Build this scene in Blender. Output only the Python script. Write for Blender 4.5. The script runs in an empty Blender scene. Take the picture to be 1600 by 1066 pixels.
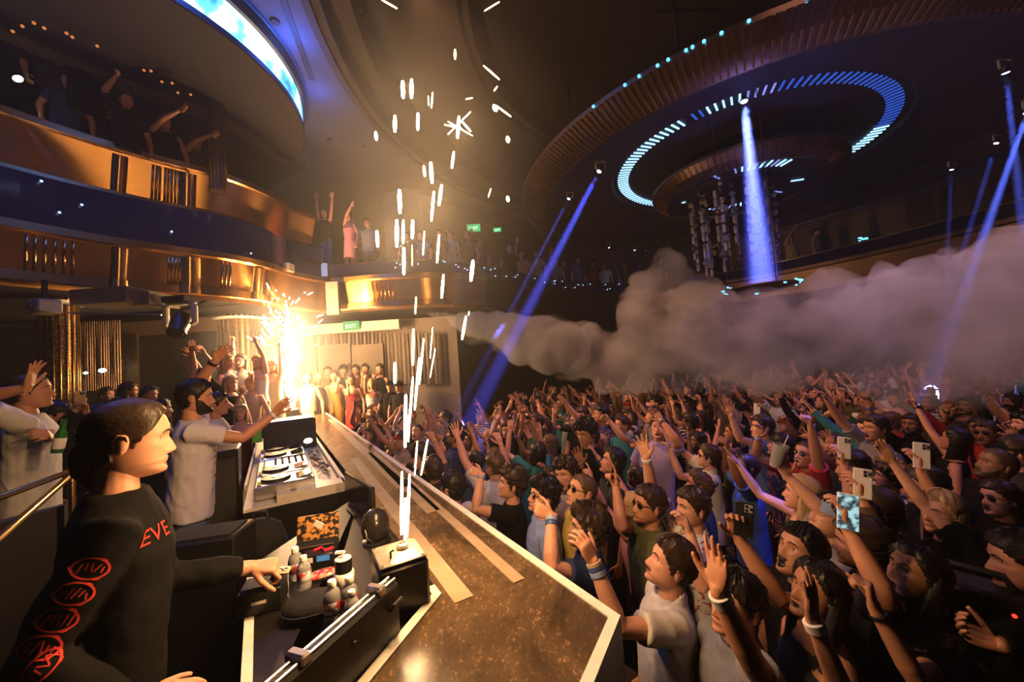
import bpy, bmesh, math, random
import numpy as np
from mathutils import Vector, Matrix, Quaternion

# ------------------------------------------------------------------ camera, world, light
SC = bpy.context.scene
COL = SC.collection
rnd = random.Random(7)
R = math.radians
FPX = 600.0
PITCH, ROLL = R(2.8), R(-4.0)
CAMZ = 1.75
_c, _s = math.cos(ROLL), math.sin(ROLL)
_cp, _sp = math.cos(PITCH), math.sin(PITCH)
CR = Vector((_c, -_sp*_s, _cp*_s)); CU = Vector((-_s, -_sp*_c, _cp*_c)); CF = Vector((0, _cp, _sp))
cam_d = bpy.data.cameras.new('camera'); cam = bpy.data.objects.new('camera', cam_d); COL.objects.link(cam)
cam_d.sensor_width = 36; cam_d.lens = 36*FPX/1600; cam_d.clip_start = .05; cam_d.clip_end = 200
cam.matrix_world = Matrix(((CR.x, CU.x, -CF.x, 0), (CR.y, CU.y, -CF.y, 0), (CR.z, CU.z, -CF.z, CAMZ), (0, 0, 0, 1)))
SC.camera = cam
w = bpy.data.worlds.new('world'); SC.world = w; w.use_nodes = True
w.node_tree.nodes['Background'].inputs[0].default_value = (.10, .13, .30, 1)
w.node_tree.nodes['Background'].inputs[1].default_value = .002
vs = SC.view_settings
vs.view_transform = 'Standard'; vs.look = 'None'; vs.gamma = 1; vs.use_curve_mapping = False
vs.exposure = -0.15
cy = SC.cycles
cy.max_bounces = 4; cy.diffuse_bounces = 1; cy.glossy_bounces = 2; cy.transmission_bounces = 4; cy.transparent_max_bounces = 8
cy.volume_bounces = 0; cy.caustics_reflective = False; cy.caustics_refractive = False
cy.sample_clamp_indirect = 12.0; cy.sample_clamp_direct = 0.0
cy.volume_step_rate = 4.0; cy.volume_max_steps = 48; cy.adaptive_threshold = .05

def ray(px, py):
    x = (px-800)/FPX; y = -(py-533)/FPX
    return CF + CR*x + CU*y
CAM = Vector((0, 0, CAMZ))
def Pz(px, py, z):                       # where the line of sight meets a level plane
    d = ray(px, py); return CAM + d*((z-CAMZ)/d.z)
def P(px, py, Y):                        # where it meets the upright plane at distance Y
    d = ray(px, py); return CAM + d*(Y/d.y)
SDIR = Vector((-math.sin(R(32)), math.cos(R(32)), 0))   # along the runway, away from the camera
NDIR = Vector((math.cos(R(32)), math.sin(R(32)), 0))    # across it, towards the crowd

# ------------------------------------------------------------------ lights of the hall
def light(name, kind, loc, power, color, **kw):
    d = bpy.data.lights.new(name, kind); d.energy = power; d.color = color
    o = bpy.data.objects.new(name, d); COL.objects.link(o); o.location = loc
    for k, v in kw.items():
        if k == 'aim':
            o.rotation_euler = (Vector(v)-Vector(loc)).to_track_quat('-Z', 'Y').to_euler()
        else: setattr(d, k, v)
    return o
WARM = (1.0, .66, .34); HOT = (1.0, .55, .23); BLUE = (.10, .16, 1.0)

# ------------------------------------------------------------------ mesh helpers
def tag(o, label=None, cat=None, group=None, kind=None):
    if label: o['label'] = label
    if cat: o['category'] = cat
    if group: o['group'] = group
    if kind: o['kind'] = kind
    return o
def empty(name, loc=(0, 0, 0), rz=0, label=None, cat=None, group=None, rot=None):
    o = bpy.data.objects.new(name, None); COL.objects.link(o); o.location = loc
    o.rotation_euler = rot if rot else (0, 0, rz)
    o.empty_display_size = .1
    return tag(o, label, cat, group)
def frame_z(z, x=(1, 0, 0)):
    z = Vector(z).normalized(); x = Vector(x)
    y = z.cross(x)
    if y.length < 1e-4: y = z.cross(Vector((0, 1, 0)))
    y.normalize(); x = y.cross(z)
    return Matrix((x, y, z)).transposed()
class MB:
    def __init__(s): s.v = []; s.f = []; s.m = []; s.c = []; s.mi = 0; s.col = None
    def add(s, vs_, fs_, M=None):
        b = len(s.v)
        if M is not None: vs_ = [M @ Vector(p) for p in vs_]
        s.v += [tuple(p) for p in vs_]; s.f += [tuple(i+b for i in f) for f in fs_]; s.m += [s.mi]*len(fs_)
        return s
    def box(s, c, size, rz=0, M=None, bev=0, rot=None):
        x, y, z = size[0]/2, size[1]/2, size[2]/2
        T = Matrix.Translation(c) @ (rot.to_4x4() if rot else Matrix.Rotation(rz, 4, 'Z'))
        if M is not None: T = M @ T
        if bev <= 0:
            vv = [(a*x, b*y, d*z) for d in (-1, 1) for a, b in ((-1, -1), (1, -1), (1, 1), (-1, 1))]
            ff = [(3, 2, 1, 0), (4, 5, 6, 7), (0, 1, 5, 4), (1, 2, 6, 5), (2, 3, 7, 6), (3, 0, 4, 7)]
        else:                      # rounded-off upright edges and chamfered top and bottom
            b = min(bev, x*.9, y*.9, z*.9); rings = []
            for zz, ins in ((-z, b), (-z+b, 0), (z-b, 0), (z, b)):
                X, Y = x-ins, y-ins; q = b*.7 if ins == 0 else b*.35
                rings.append([(-X+q, -Y, zz), (X-q, -Y, zz), (X, -Y+q, zz), (X, Y-q, zz), (X-q, Y, zz), (-X+q, Y, zz), (-X, Y-q, zz), (-X, -Y+q, zz)])
            vv = [p for r_ in rings for p in r_]; n = 8
            ff = [(k*n+i, k*n+(i+1) % n, (k+1)*n+(i+1) % n, (k+1)*n+i) for k in range(3) for i in range(n)]
            ff += [tuple(range(n-1, -1, -1)), tuple(range(3*n, 4*n))]
        return s.add(vv, ff, T)
    def loft(s, rings, cap0=True, cap1=True, closed=True):
        n = len(rings[0]); b = len(s.v)
        for r_ in rings: s.v += [tuple(p) for p in r_]
        ff = []
        for k in range(len(rings)-1):
            for i in range(n if closed else n-1):
                j = (i+1) % n
                ff.append((b+k*n+i, b+k*n+j, b+(k+1)*n+j, b+(k+1)*n+i))
        if cap0 and closed: ff.append(tuple(b+i for i in range(n-1, -1, -1)))
        if cap1 and closed: ff.append(tuple(b+(len(rings)-1)*n+i for i in range(n)))
        s.f += ff; s.m += [s.mi]*len(ff); return s
    def tube(s, pts, rad, n=8, round_ends=False, flat=1.0, up=(1, 0, 0)):
        pts = [Vector(p) for p in pts]; N = len(pts)
        if not hasattr(rad, '__len__'): rad = [rad]*N
        rad = list(rad); rings = []; prev = None
        if round_ends:
            d0 = (pts[0]-pts[1]).normalized(); d1 = (pts[-1]-pts[-2]).normalized()
            pts = [pts[0]+d0*rad[0]*.85, pts[0]+d0*rad[0]*.5]+pts+[pts[-1]+d1*rad[-1]*.5, pts[-1]+d1*rad[-1]*.85]
            rad = [rad[0]*.45, rad[0]*.85]+rad+[rad[-1]*.85, rad[-1]*.45]; N += 4
        x = None
        for k in range(N):
            t = (pts[min(k+1, N-1)]-pts[max(k-1, 0)])
            if t.length < 1e-9: t = Vector((0, 0, 1))
            t.normalize()
            if x is None: Mx = frame_z(t, up); x = Mx.col[0].copy()
            x = (x-t*x.dot(t))
            if x.length < 1e-6: x = frame_z(t).col[0].copy()
            x.normalize(); y = t.cross(x)
            rings.append([pts[k]+x*(rad[k]*math.cos(a))+y*(rad[k]*flat*math.sin(a)) for a in [2*math.pi*i/n for i in range(n)]])
        return s.loft(rings)
    def lathe(s, prof, n=16, M=None, cap=True):
        rings = [[(r_*math.cos(2*math.pi*i/n), r_*math.sin(2*math.pi*i/n), z) for i in range(n)] for r_, z in prof]
        if M is not None: rings = [[M @ Vector(p) for p in r_] for r_ in rings]
        return s.loft(rings, cap, cap)
    def ball(s, c, r, n=10, m=6, M=None):
        if not hasattr(r, '__len__'): r = (r, r, r)
        prof = []
        rings = []
        for k in range(m+1):
            a = math.pi*(k/m-.5); cc = max(math.cos(a), .02)
            rings.append([Vector((c[0]+r[0]*cc*math.cos(2*math.pi*i/n), c[1]+r[1]*cc*math.sin(2*math.pi*i/n), c[2]+r[2]*math.sin(a))) for i in range(n)])
        if M is not None: rings = [[M @ p for p in r_] for r_ in rings]
        return s.loft(rings)
    def prism(s, poly, z0, z1):
        n = len(poly)
        return s.loft([[(p[0], p[1], z0) for p in poly], [(p[0], p[1], z1) for p in poly]])
    def mesh(s, name, mats, smooth=True, angle=None):
        me = bpy.data.meshes.new(name); me.from_pydata(s.v, [], s.f)
        for m in (mats if isinstance(mats, (list, tuple)) else [mats]): me.materials.append(m)
        if len(set(s.m)) > 1 or s.mi: me.polygons.foreach_set('material_index', s.m)
        me.update()
        if smooth:
            me.polygons.foreach_set('use_smooth', [True]*len(me.polygons))
            if angle: me.set_sharp_from_angle(angle=R(angle))
        return me
    def build(s, name, mats, parent=None, smooth=True, angle=40, loc=None):
        o = bpy.data.objects.new(name, s.mesh(name, mats, smooth, angle)); COL.objects.link(o)
        if parent is not None: o.parent = parent
        if loc is not None: o.location = loc
        return o
def rel(o_mb, origin):                  # shift a builder's points so that origin becomes (0,0,0)
    o = Vector(origin); o_mb.v = [tuple(Vector(p)-o) for p in o_mb.v]; return o_mb
def thing(mb, name, mats, label, cat, group=None, origin=None, smooth=True, angle=40, kind=None):
    if origin is None:
        a = np.array(mb.v); origin = ((a[:, 0].min()+a[:, 0].max())/2, (a[:, 1].min()+a[:, 1].max())/2, a[:, 2].min())
    rel(mb, origin); o = mb.build(name, mats, None, smooth, angle, origin)
    return tag(o, label, cat, group, kind)
def struct(mb, name, mats, smooth=False, angle=40, label=None, parent=None):
    o = mb.build(name, mats, parent, smooth, angle)
    if parent is None: o['kind'] = 'structure'
    if label: o['label'] = label
    return o
def copy_tree(o, parent=None):
    c = o.copy(); COL.objects.link(c); c.parent = parent
    for ch in o.children: copy_tree(ch, c)
    return c

# ------------------------------------------------------------------ materials
MATS = {}
def mat(name, col=(.5, .5, .5), rough=.6, metal=0, emit=None, es=0, noise=None, bump=None, spec=.5, coat=0, trans=0, ior=1.45, sheen=0, alpha=None):
    if name in MATS: return MATS[name]
    m = bpy.data.materials.new(name); m.use_nodes = True; nt = m.node_tree; b = nt.nodes['Principled BSDF']; L = nt.links
    I = b.inputs
    I['Base Color'].default_value = (*col, 1); I['Roughness'].default_value = rough; I['Metallic'].default_value = metal
    I['Specular IOR Level'].default_value = spec; I['Coat Weight'].default_value = coat; I['Transmission Weight'].default_value = trans; I['IOR'].default_value = ior
    if emit: I['Emission Color'].default_value = (*emit, 1); I['Emission Strength'].default_value = es
    if noise:                                # (scale, second colour, detail, contrast)
        tc = nt.nodes.new('ShaderNodeTexCoord'); n = nt.nodes.new('ShaderNodeTexNoise'); n.inputs['Scale'].default_value = noise[0]; n.inputs['Detail'].default_value = noise[2] if len(noise) > 2 else 3
        L.new(tc.outputs['Object'], n.inputs['Vector'])
        rp = nt.nodes.new('ShaderNodeValToRGB'); k = noise[3] if len(noise) > 3 else .2
        rp.color_ramp.elements[0].position = .5-k; rp.color_ramp.elements[1].position = .5+k
        rp.color_ramp.elements[0].color = (*col, 1); rp.color_ramp.elements[1].color = (*noise[1], 1)
        L.new(n.outputs['Fac'], rp.inputs['Fac']); L.new(rp.outputs['Color'], I['Base Color'])
    if bump:                                 # (scale, strength, distance)
        tc = nt.nodes.new('ShaderNodeTexCoord'); n = nt.nodes.new('ShaderNodeTexNoise'); n.inputs['Scale'].default_value = bump[0]; n.inputs['Detail'].default_value = 3
        L.new(tc.outputs['Object'], n.inputs['Vector']); bp = nt.nodes.new('ShaderNodeBump'); bp.inputs['Strength'].default_value = bump[1]; bp.inputs['Distance'].default_value = bump[2]
        L.new(n.outputs['Fac'], bp.inputs['Height']); L.new(bp.outputs['Normal'], I['Normal'])
    MATS[name] = m; return m
def spline(pts, per=8, closed=False):       # Catmull-Rom through plan points
    pts = [Vector(p) for p in pts]; out = []
    n = len(pts)
    for i in range(n-1):
        p0, p1, p2, p3 = pts[max(i-1, 0)], pts[i], pts[i+1], pts[min(i+2, n-1)]
        for k in range(per):
            t = k/per
            out.append(.5*((2*p1)+(p2-p0)*t+(2*p0-5*p1+4*p2-p3)*t*t+(-p0+3*p1-3*p2+p3)*t**3))
    out.append(pts[-1]); return out
def offset(path, d):                        # path moved sideways (to its left when d>0)
    out = []
    for i, p in enumerate(path):
        t = (path[min(i+1, len(path)-1)]-path[max(i-1, 0)]); t = Vector((t.x, t.y)).normalized()
        out.append(Vector((p.x-t.y*d, p.y+t.x*d)))
    return out
def wallstrip(mb, path, prof):              # sweep a (offset, z) profile along a plan path
    rings = []
    offs = {}
    cols = []
    for d, z in prof:
        if d not in offs: offs[d] = offset(path, d) if d else path
        cols.append([(p.x, p.y, z) for p in offs[d]])
    rings = [[c[i] for c in cols] for i in range(len(path))]
    return mb.loft(rings)
# ================================================================== people: builders
from mathutils import noise as mnoise
from mathutils.kdtree import KDTree
_z = np.array
ZL = [.118, .1155, .108, .097, .083, .068, .054, .042, .032, .025, .019, .013, .007, .001, -.005, -.011, -.018, -.025, -.032, -.038, -.043, -.048, -.053, -.058, -.0625, -.067, -.071, -.0755, -.080, -.086, -.093, -.100, -.107, -.114, -.119]
PF = (_z([-.12, -.115, -.107, -.098, -.090, -.083, -.071, -.060, -.042, -.015, .003, .02, .04, .07, .10, .112, .118]), _z([.052, .079, .093, .096, .092, .086, .092, .090, .090, .090, .087, .096, .095, .083, .058, .034, .004]))
PB = (_z([-.12, -.09, -.06, -.03, 0, .03, .07, .10, .112, .118]), _z([.030, .052, .078, .096, .106, .107, .094, .064, .036, .004]))
PW = (_z([-.12, -.115, -.105, -.09, -.075, -.05, -.02, .01, .04, .07, .10, .112, .118]), _z([.020, .028, .040, .053, .061, .068, .074, .078, .078, .071, .049, .028, .004]))
NH = (_z([-.058, -.0545, -.051, -.047, -.042, -.036, -.028, -.014, 0, .012, .02]), _z([0, .005, .0145, .0215, .025, .0245, .0205, .0135, .008, .003, 0]))
NS = (_z([-.055, -.040, 0, .02]), _z([.015, .0145, .009, .008]))
def head_y(x, z):                           # front surface of a face at (x, z)
    W = np.interp(z, *PW); s = np.clip(np.abs(x)/W, 0, .98); c = np.sqrt(1-s*s)
    y = np.interp(z, *PF)*c**.85
    y = y+np.interp(z, *NH)*np.exp(-(x/np.interp(z, *NS))**2)
    y = y-.011*np.exp(-((np.abs(x)-.031)/.015)**2-((z-.001)/.012)**2)
    y = y+.003*np.exp(-((np.abs(x)-.03)/.02)**2-((z-.019)/.007)**2)
    return y
def head_grid(nlon=32, zl=ZL, mouth=0.0):
    t = np.arange(nlon)/nlon; th = 2*np.pi*t-.5*np.sin(2*np.pi*t)
    z = np.array(zl)[:, None]; th = th[None, :]
    W = np.interp(z, *PW); f = np.cos(th)
    x = W*np.sin(th)
    y = np.where(f > 0, np.interp(z, *PF)*np.abs(f)**.85, -np.interp(z, *PB)*np.abs(f)**.9)
    fr = np.clip(f*2, 0, 1); zz = z+0*x; ax = np.abs(x)
    y = y+fr*np.interp(zz, *NH)*np.exp(-(x/np.interp(zz, *NS))**2)
    y = y+fr*.006*np.exp(-((ax-.014)/.006)**2-((zz+.046)/.006)**2)
    y = y-fr*.011*np.exp(-((ax-.031)/.015)**2-((zz-.001)/.012)**2)
    y = y+fr*.003*np.exp(-((ax-.03)/.02)**2-((zz-.019)/.007)**2)
    y = y+fr*.004*np.exp(-((ax-.046)/.016)**2-((zz+.018)/.016)**2)
    lz = .071+.004*mouth
    y = y+fr*.006*np.exp(-(x/.020)**4)*(np.exp(-((zz+lz-.006-.008*mouth)/.0045)**2)+np.exp(-((zz+lz+.006+.008*mouth)/.005)**2))
    dark = np.zeros_like(y)
    if mouth > 0:
        e = (x/.021)**2+((zz+lz+.003)/(.003+.013*mouth))**2
        y = y-fr*np.clip(1.25-e, 0, 1)*.016; dark = fr*np.clip(1.4-e, 0, 1)
    zz = zz-.013*mouth*np.clip((-.066-zz)/.02, 0, 1)*fr
    pts = np.stack([x, y, zz], -1)
    lip = fr*np.exp(-(x/.020)**4)*np.clip(1.3-(np.abs(zz+lz+.001)-.002-.011*mouth)/.008, 0, 1)*(np.abs(zz+lz) < .03)
    return pts, np.clip(dark*1.6, 0, 1), np.clip(lip, 0, 1), th+0*x
def grid_faces(nz, n):
    ff = [(k*n+i, (k+1)*n+i, (k+1)*n+(i+1) % n, k*n+(i+1) % n) for k in range(nz-1) for i in range(n)]
    ff.append(tuple(range(n))); ff.append(tuple((nz-1)*n+i for i in range(n-1, -1, -1)))
    return ff
def smoothstep(a, b, x):
    t = np.clip((x-a)/(b-a), 0, 1); return t*t*(3-2*t)
def hair_shell(kind, nlon=32, zl=ZL, seed=0):
    pts, _, _, th = head_grid(nlon, zl); th = np.minimum(th % (2*np.pi), 2*np.pi-th % (2*np.pi))   # 0 front .. pi back
    z = pts[..., 2]
    front = {'buzz': .060, 'short': .058, 'curly': .050, 'slick': .072, 'fringe': .030, 'long': .066, 'quiff': .062, 'bun': .066}.get(kind, .06)
    line = np.interp(th, [0, .55, .95, 1.25, 1.45, 1.62, 1.9, np.pi], [front, front+.004, .040, .010, -.030, .000, -.060, -.085])
    m = smoothstep(-.004, .010, z-line)
    top = smoothstep(-.02, .09, z); rg = np.random.RandomState(seed)
    th_ = {'buzz': .005, 'short': .010+.012*top, 'curly': .018+.020*top, 'slick': .007+.008*top, 'fringe': .012+.012*top, 'long': .014+.010*top, 'quiff': .009+.024*top*smoothstep(2.4, .3, th), 'bun': .008+.008*top}.get(kind, .012)
    d = pts-np.array([0, -.01, .01]); d = d/np.linalg.norm(d, axis=-1, keepdims=True)
    amp = {'curly': .011, 'short': .004, 'quiff': .005, 'buzz': .0005, 'slick': .0012}.get(kind, .003)
    nz = rg.randn(*z.shape)*amp
    out = pts+d*((th_+nz)*m-.010*(1-m))[..., None]
    return out
def strands(kind, seed=0, length=.34):      # the hanging part of long hair, as a curved sheet with thickness
    rg = np.random.RandomState(seed); rings = []
    n = 15
    for k, t in enumerate(np.linspace(0, 1, 9)):
        z = .07-t*length
        W = np.interp(max(z, -.03), *PW)+.018+.016*math.sin(t*3); Bk = np.interp(max(z, -.03), *PB)+.012+.012*t
        a0, a1 = 1.18-.12*t, 2*math.pi-(1.18-.12*t)
        outer = []; inner = []
        for i in range(n):
            a = a0+(a1-a0)*i/(n-1); wv = .006*math.sin(i*2.1+seed+k*.8)
            rad = (1+wv*6)
            c = math.cos(a)
            y = (.05*c if c > 0 else Bk*c)*rad; x = W*math.sin(a)*rad*(1-.12*t*t)
            outer.append((x, y-.015*t, z-.01*abs(math.sin(i*1.7+seed))*t))
            inner.append((x*.84, y*.84-.012*t+.004, z))
        rings.append(outer+inner[::-1])
    return rings

HANDS = {   # curl of each finger joint (degrees) for index..little, thumb, spread
    'open': ([8, 6, 8, 12], 12, 1.3), 'relaxed': ([26, 30, 34, 38], 22, .7), 'fist': ([80, 82, 84, 84], 55, .3), 'point': ([5, 78, 82, 84], 50, .4),
    'hold': ([48, 46, 46, 50], 40, .5), 'grip': ([60, 62, 66, 70], 48, .25), 'flat': ([4, 3, 4, 6], 10, .35), 'claw': ([38, 34, 36, 42], 20, 1.2), 'horns': ([6, 80, 80, 8], 50, .6), 'two': ([5, 6, 80, 84], 52, .8)}
def hand_into(mb, wrist, zdir, palm, right, pose='open', s=1.0, n=6, jit=0):
    z = Vector(zdir).normalized(); y = Vector(palm); y = (y-z*y.dot(z))
    if y.length < 1e-3: y = frame_z(z).col[1].copy()
    y.normalize(); x = y.cross(z)
    sg = -1 if right else 1                 # which side the thumb leaves from
    M = Matrix.Translation(wrist) @ Matrix((x, y, z)).transposed().to_4x4() @ Matrix.Scale(s, 4)
    curls, thc, spread = HANDS[pose]
    rings = []
    for zz, w_, t_, oy in ((-.03, .024, .019, 0), (0, .026, .018, 0), (.025, .034, .017, .001), (.055, .041, .016, .001), (.082, .042, .0135, 0), (.095, .037, .009, 0)):
        rings.append([M @ Vector((w_*math.copysign(abs(math.cos(a))**.7, math.cos(a)), oy+t_*math.copysign(abs(math.sin(a))**.8, math.sin(a)), zz)) for a in [2*math.pi*i/10 for i in range(10)]])
    mb.loft(rings)
    for k, (xo, ln, r_) in enumerate(((.030, .070, .0092), (.0105, .078, .0095), (-.0095, .072, .0092), (-.0285, .056, .0080))):
        c = R(curls[k]+jit*(k-1.5)); sp_ = R((1.5-k)*-7*spread)*-1
        p = Vector((sg*xo, 0, .080)); pts = [p.copy()]; ang = 0
        for j, fr in enumerate((.48, .30, .24)):
            ang += c*(.75, 1.0, .7)[j]
            d = Vector((sg*math.sin(sp_)*math.cos(ang), math.sin(ang), math.cos(ang)*math.cos(sp_)))
            p = p+d*(ln*fr+(.018 if j == 0 else 0)); pts.append(p.copy())
        mb.tube([M @ q for q in pts], [r_*s, r_*.98*s, r_*.9*s, r_*.78*s], n, round_ends=True)
    a = R(thc)
    p0 = Vector((sg*.022, .004, .018)); p1 = p0+Vector((sg*.032*math.cos(a*.6), .030*math.sin(a), .030)); p2 = p1+Vector((sg*.020*math.cos(a*1.3), .030*math.sin(a), .026)); p3 = p2+Vector((sg*.008*math.cos(a*1.6), .022*math.sin(a*1.1), .022))
    mb.tube([M @ q for q in (p0, p1, p2, p3)], [.0135*s, .0125*s, .0105*s, .0085*s], n, round_ends=True)
    return M

def ik(S, T, pole, l1, l2):
    d = T-S; L = d.length
    if L > (l1+l2)*.992: d = d*((l1+l2)*.992/L); T = S+d; L = d.length
    if L < .12: d = d.normalized()*.12 if L > 1e-4 else Vector((0, .12, 0)); T = S+d; L = .12
    a = (l1*l1-l2*l2+L*L)/(2*L); h = math.sqrt(max(l1*l1-a*a, 0)); u = d/L
    pv = Vector(pole); pv = pv-u*pv.dot(u)
    if pv.length < 1e-4: pv = frame_z(u).col[0].copy()
    return S+u*a+pv.normalized()*h, T

SKINS = {'fair': (.66, .35, .23), 'tan': (.54, .265, .155), 'olive': (.44, .22, .125), 'brown': (.27, .135, .075), 'deep': (.13, .062, .036)}
def skin_mat(k):
    n = 'skin_'+k
    if n in MATS: return MATS[n]
    c = SKINS[k]; m = mat(n, c, .48, spec=.45)
    nt = m.node_tree; b = nt.nodes['Principled BSDF']; L = nt.links
    at_ = nt.nodes.new('ShaderNodeAttribute'); at_.attribute_name = 'paint'
    tc = nt.nodes.new('ShaderNodeTexCoord'); nn = nt.nodes.new('ShaderNodeTexNoise'); nn.inputs['Scale'].default_value = 22; L.new(tc.outputs['Object'], nn.inputs['Vector'])
    mx0 = nt.nodes.new('ShaderNodeMix'); mx0.data_type = 'RGBA'; mx0.inputs[6].default_value = (*c, 1); mx0.inputs[7].default_value = (c[0]*.92, c[1]*.82, c[2]*.78, 1); L.new(nn.outputs['Fac'], mx0.inputs[0])
    mx = nt.nodes.new('ShaderNodeMix'); mx.data_type = 'RGBA'; L.new(mx0.outputs[2], mx.inputs[6]); mx.inputs[7].default_value = (c[0]*.62, c[1]*.36, c[2]*.38, 1)
    sp = nt.nodes.new('ShaderNodeSeparateColor'); L.new(at_.outputs['Color'], sp.inputs[0]); L.new(sp.outputs[1], mx.inputs[0])
    mx2 = nt.nodes.new('ShaderNodeMix'); mx2.data_type = 'RGBA'; L.new(mx.outputs[2], mx2.inputs[6]); mx2.inputs[7].default_value = (.035, .012, .010, 1); L.new(sp.outputs[0], mx2.inputs[0])
    L.new(mx2.outputs[2], b.inputs['Base Color']); return m
HAIRS = {'black': (.010, .008, .007), 'brown': (.035, .020, .012), 'light_brown': (.085, .050, .025), 'blond': (.42, .27, .12), 'grey': (.22, .20, .18)}
def hair_mat(k): return mat('hair_'+k, HAIRS[k], .42, spec=.4, bump=(90, .5, .004))
def cloth_mat(name, col, kind=None):
    n = 'cloth_'+name+('_'+kind if kind else '')
    if n in MATS: return MATS[n]
    m = mat(n, col, .85, spec=.15, bump=(7, .35, .03))
    nt = m.node_tree; L = nt.links; b = nt.nodes['Principled BSDF']
    if kind in ('floral', 'camo', 'leopard'):
        tc = nt.nodes.new('ShaderNodeTexCoord'); v = nt.nodes.new('ShaderNodeTexNoise'); v.inputs['Scale'].default_value = 16; v.inputs['Detail'].default_value = 2; v.inputs['Distortion'].default_value = 1.5
        L.new(tc.outputs['Object'], v.inputs['Vector']); rp = nt.nodes.new('ShaderNodeValToRGB'); rp.color_ramp.elements[0].position = .56; rp.color_ramp.elements[1].position = .60
        rp.color_ramp.elements[0].color = (*col, 1); rp.color_ramp.elements[1].color = (.35, .10, .10, 1) if kind == 'floral' else (.02, .015, .01, 1)
        L.new(v.outputs['Fac'], rp.inputs[0]); L.new(rp.outputs[0], b.inputs['Base Color'])
    if kind == 'striped':
        tc = nt.nodes.new('ShaderNodeTexCoord'); v = nt.nodes.new('ShaderNodeTexWave'); v.bands_direction = 'Z'; v.inputs['Scale'].default_value = 9
        L.new(tc.outputs['Object'], v.inputs['Vector']); rp = nt.nodes.new('ShaderNodeValToRGB'); rp.color_ramp.interpolation = 'CONSTANT'; rp.color_ramp.elements[1].position = .6
        rp.color_ramp.elements[0].color = (*col, 1); rp.color_ramp.elements[1].color = (.6, .58, .55, 1); L.new(v.outputs['Fac'], rp.inputs[0]); L.new(rp.outputs[0], b.inputs['Base Color'])
    if kind == 'sequin':
        b.inputs['Roughness'].default_value = .25; b.inputs['Metallic'].default_value = .6
    return m
M_eye = mat('eye_white', (.62, .57, .52), .25); M_iris = mat('eye_iris', (.02, .012, .008), .12); M_teeth = mat('teeth', (.75, .70, .62), .3); M_black = mat('black_plastic', (.012, .012, .013), .35)
M_lens = mat('dark_lens', (.006, .006, .007), .08)

def remesh(me, voxel, smooth_it=3, mats=None, wr=0):
    o = bpy.data.objects.new('tmp', me); COL.objects.link(o)
    m = o.modifiers.new('r', 'REMESH'); m.mode = 'VOXEL'; m.voxel_size = voxel; m.use_smooth_shade = True
    if smooth_it: s_ = o.modifiers.new('s', 'SMOOTH'); s_.factor = .5; s_.iterations = smooth_it
    dg = bpy.context.evaluated_depsgraph_get(); ev = o.evaluated_get(dg)
    out = bpy.data.meshes.new_from_object(ev); bpy.data.objects.remove(o)
    out.materials.clear()
    for q in (mats or []): out.materials.append(q)
    if wr:
        a = np.empty(len(out.vertices)*3); out.vertices.foreach_get('co', a); a = a.reshape(-1, 3)
        nn = np.empty(len(out.vertices)*3); out.vertex_normals.foreach_get('vector', nn); nn = nn.reshape(-1, 3)
        dd = np.array([mnoise.noise(Vector((p[0]*9+p[2]*4, p[1]*9-p[2]*3, p[2]*4)))+.5*mnoise.noise(Vector((p[0]*19+p[2]*9, p[1]*19, p[2]*9))) for p in a])
        dd = -np.abs(dd)+.25
        a = a+nn*(dd*wr)[:, None]; out.vertices.foreach_set('co', a.ravel()); out.update()
    out.polygons.foreach_set('use_smooth', [True]*len(out.polygons))
    return out
def paint_mesh(me, pos, cols):
    at_ = me.color_attributes.new('paint', 'FLOAT_COLOR', 'POINT')
    at_.data.foreach_set('color', np.c_[cols, np.zeros(len(cols)), np.ones(len(cols))].ravel() if cols.shape[1] == 2 else cols.ravel())

def ell(n, rx, ry, p=.85):
    return [(rx*math.copysign(abs(math.cos(a))**p, math.cos(a)), ry*math.copysign(abs(math.sin(a))**p, math.sin(a))) for a in [2*math.pi*i/n for i in range(n)]]

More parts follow.
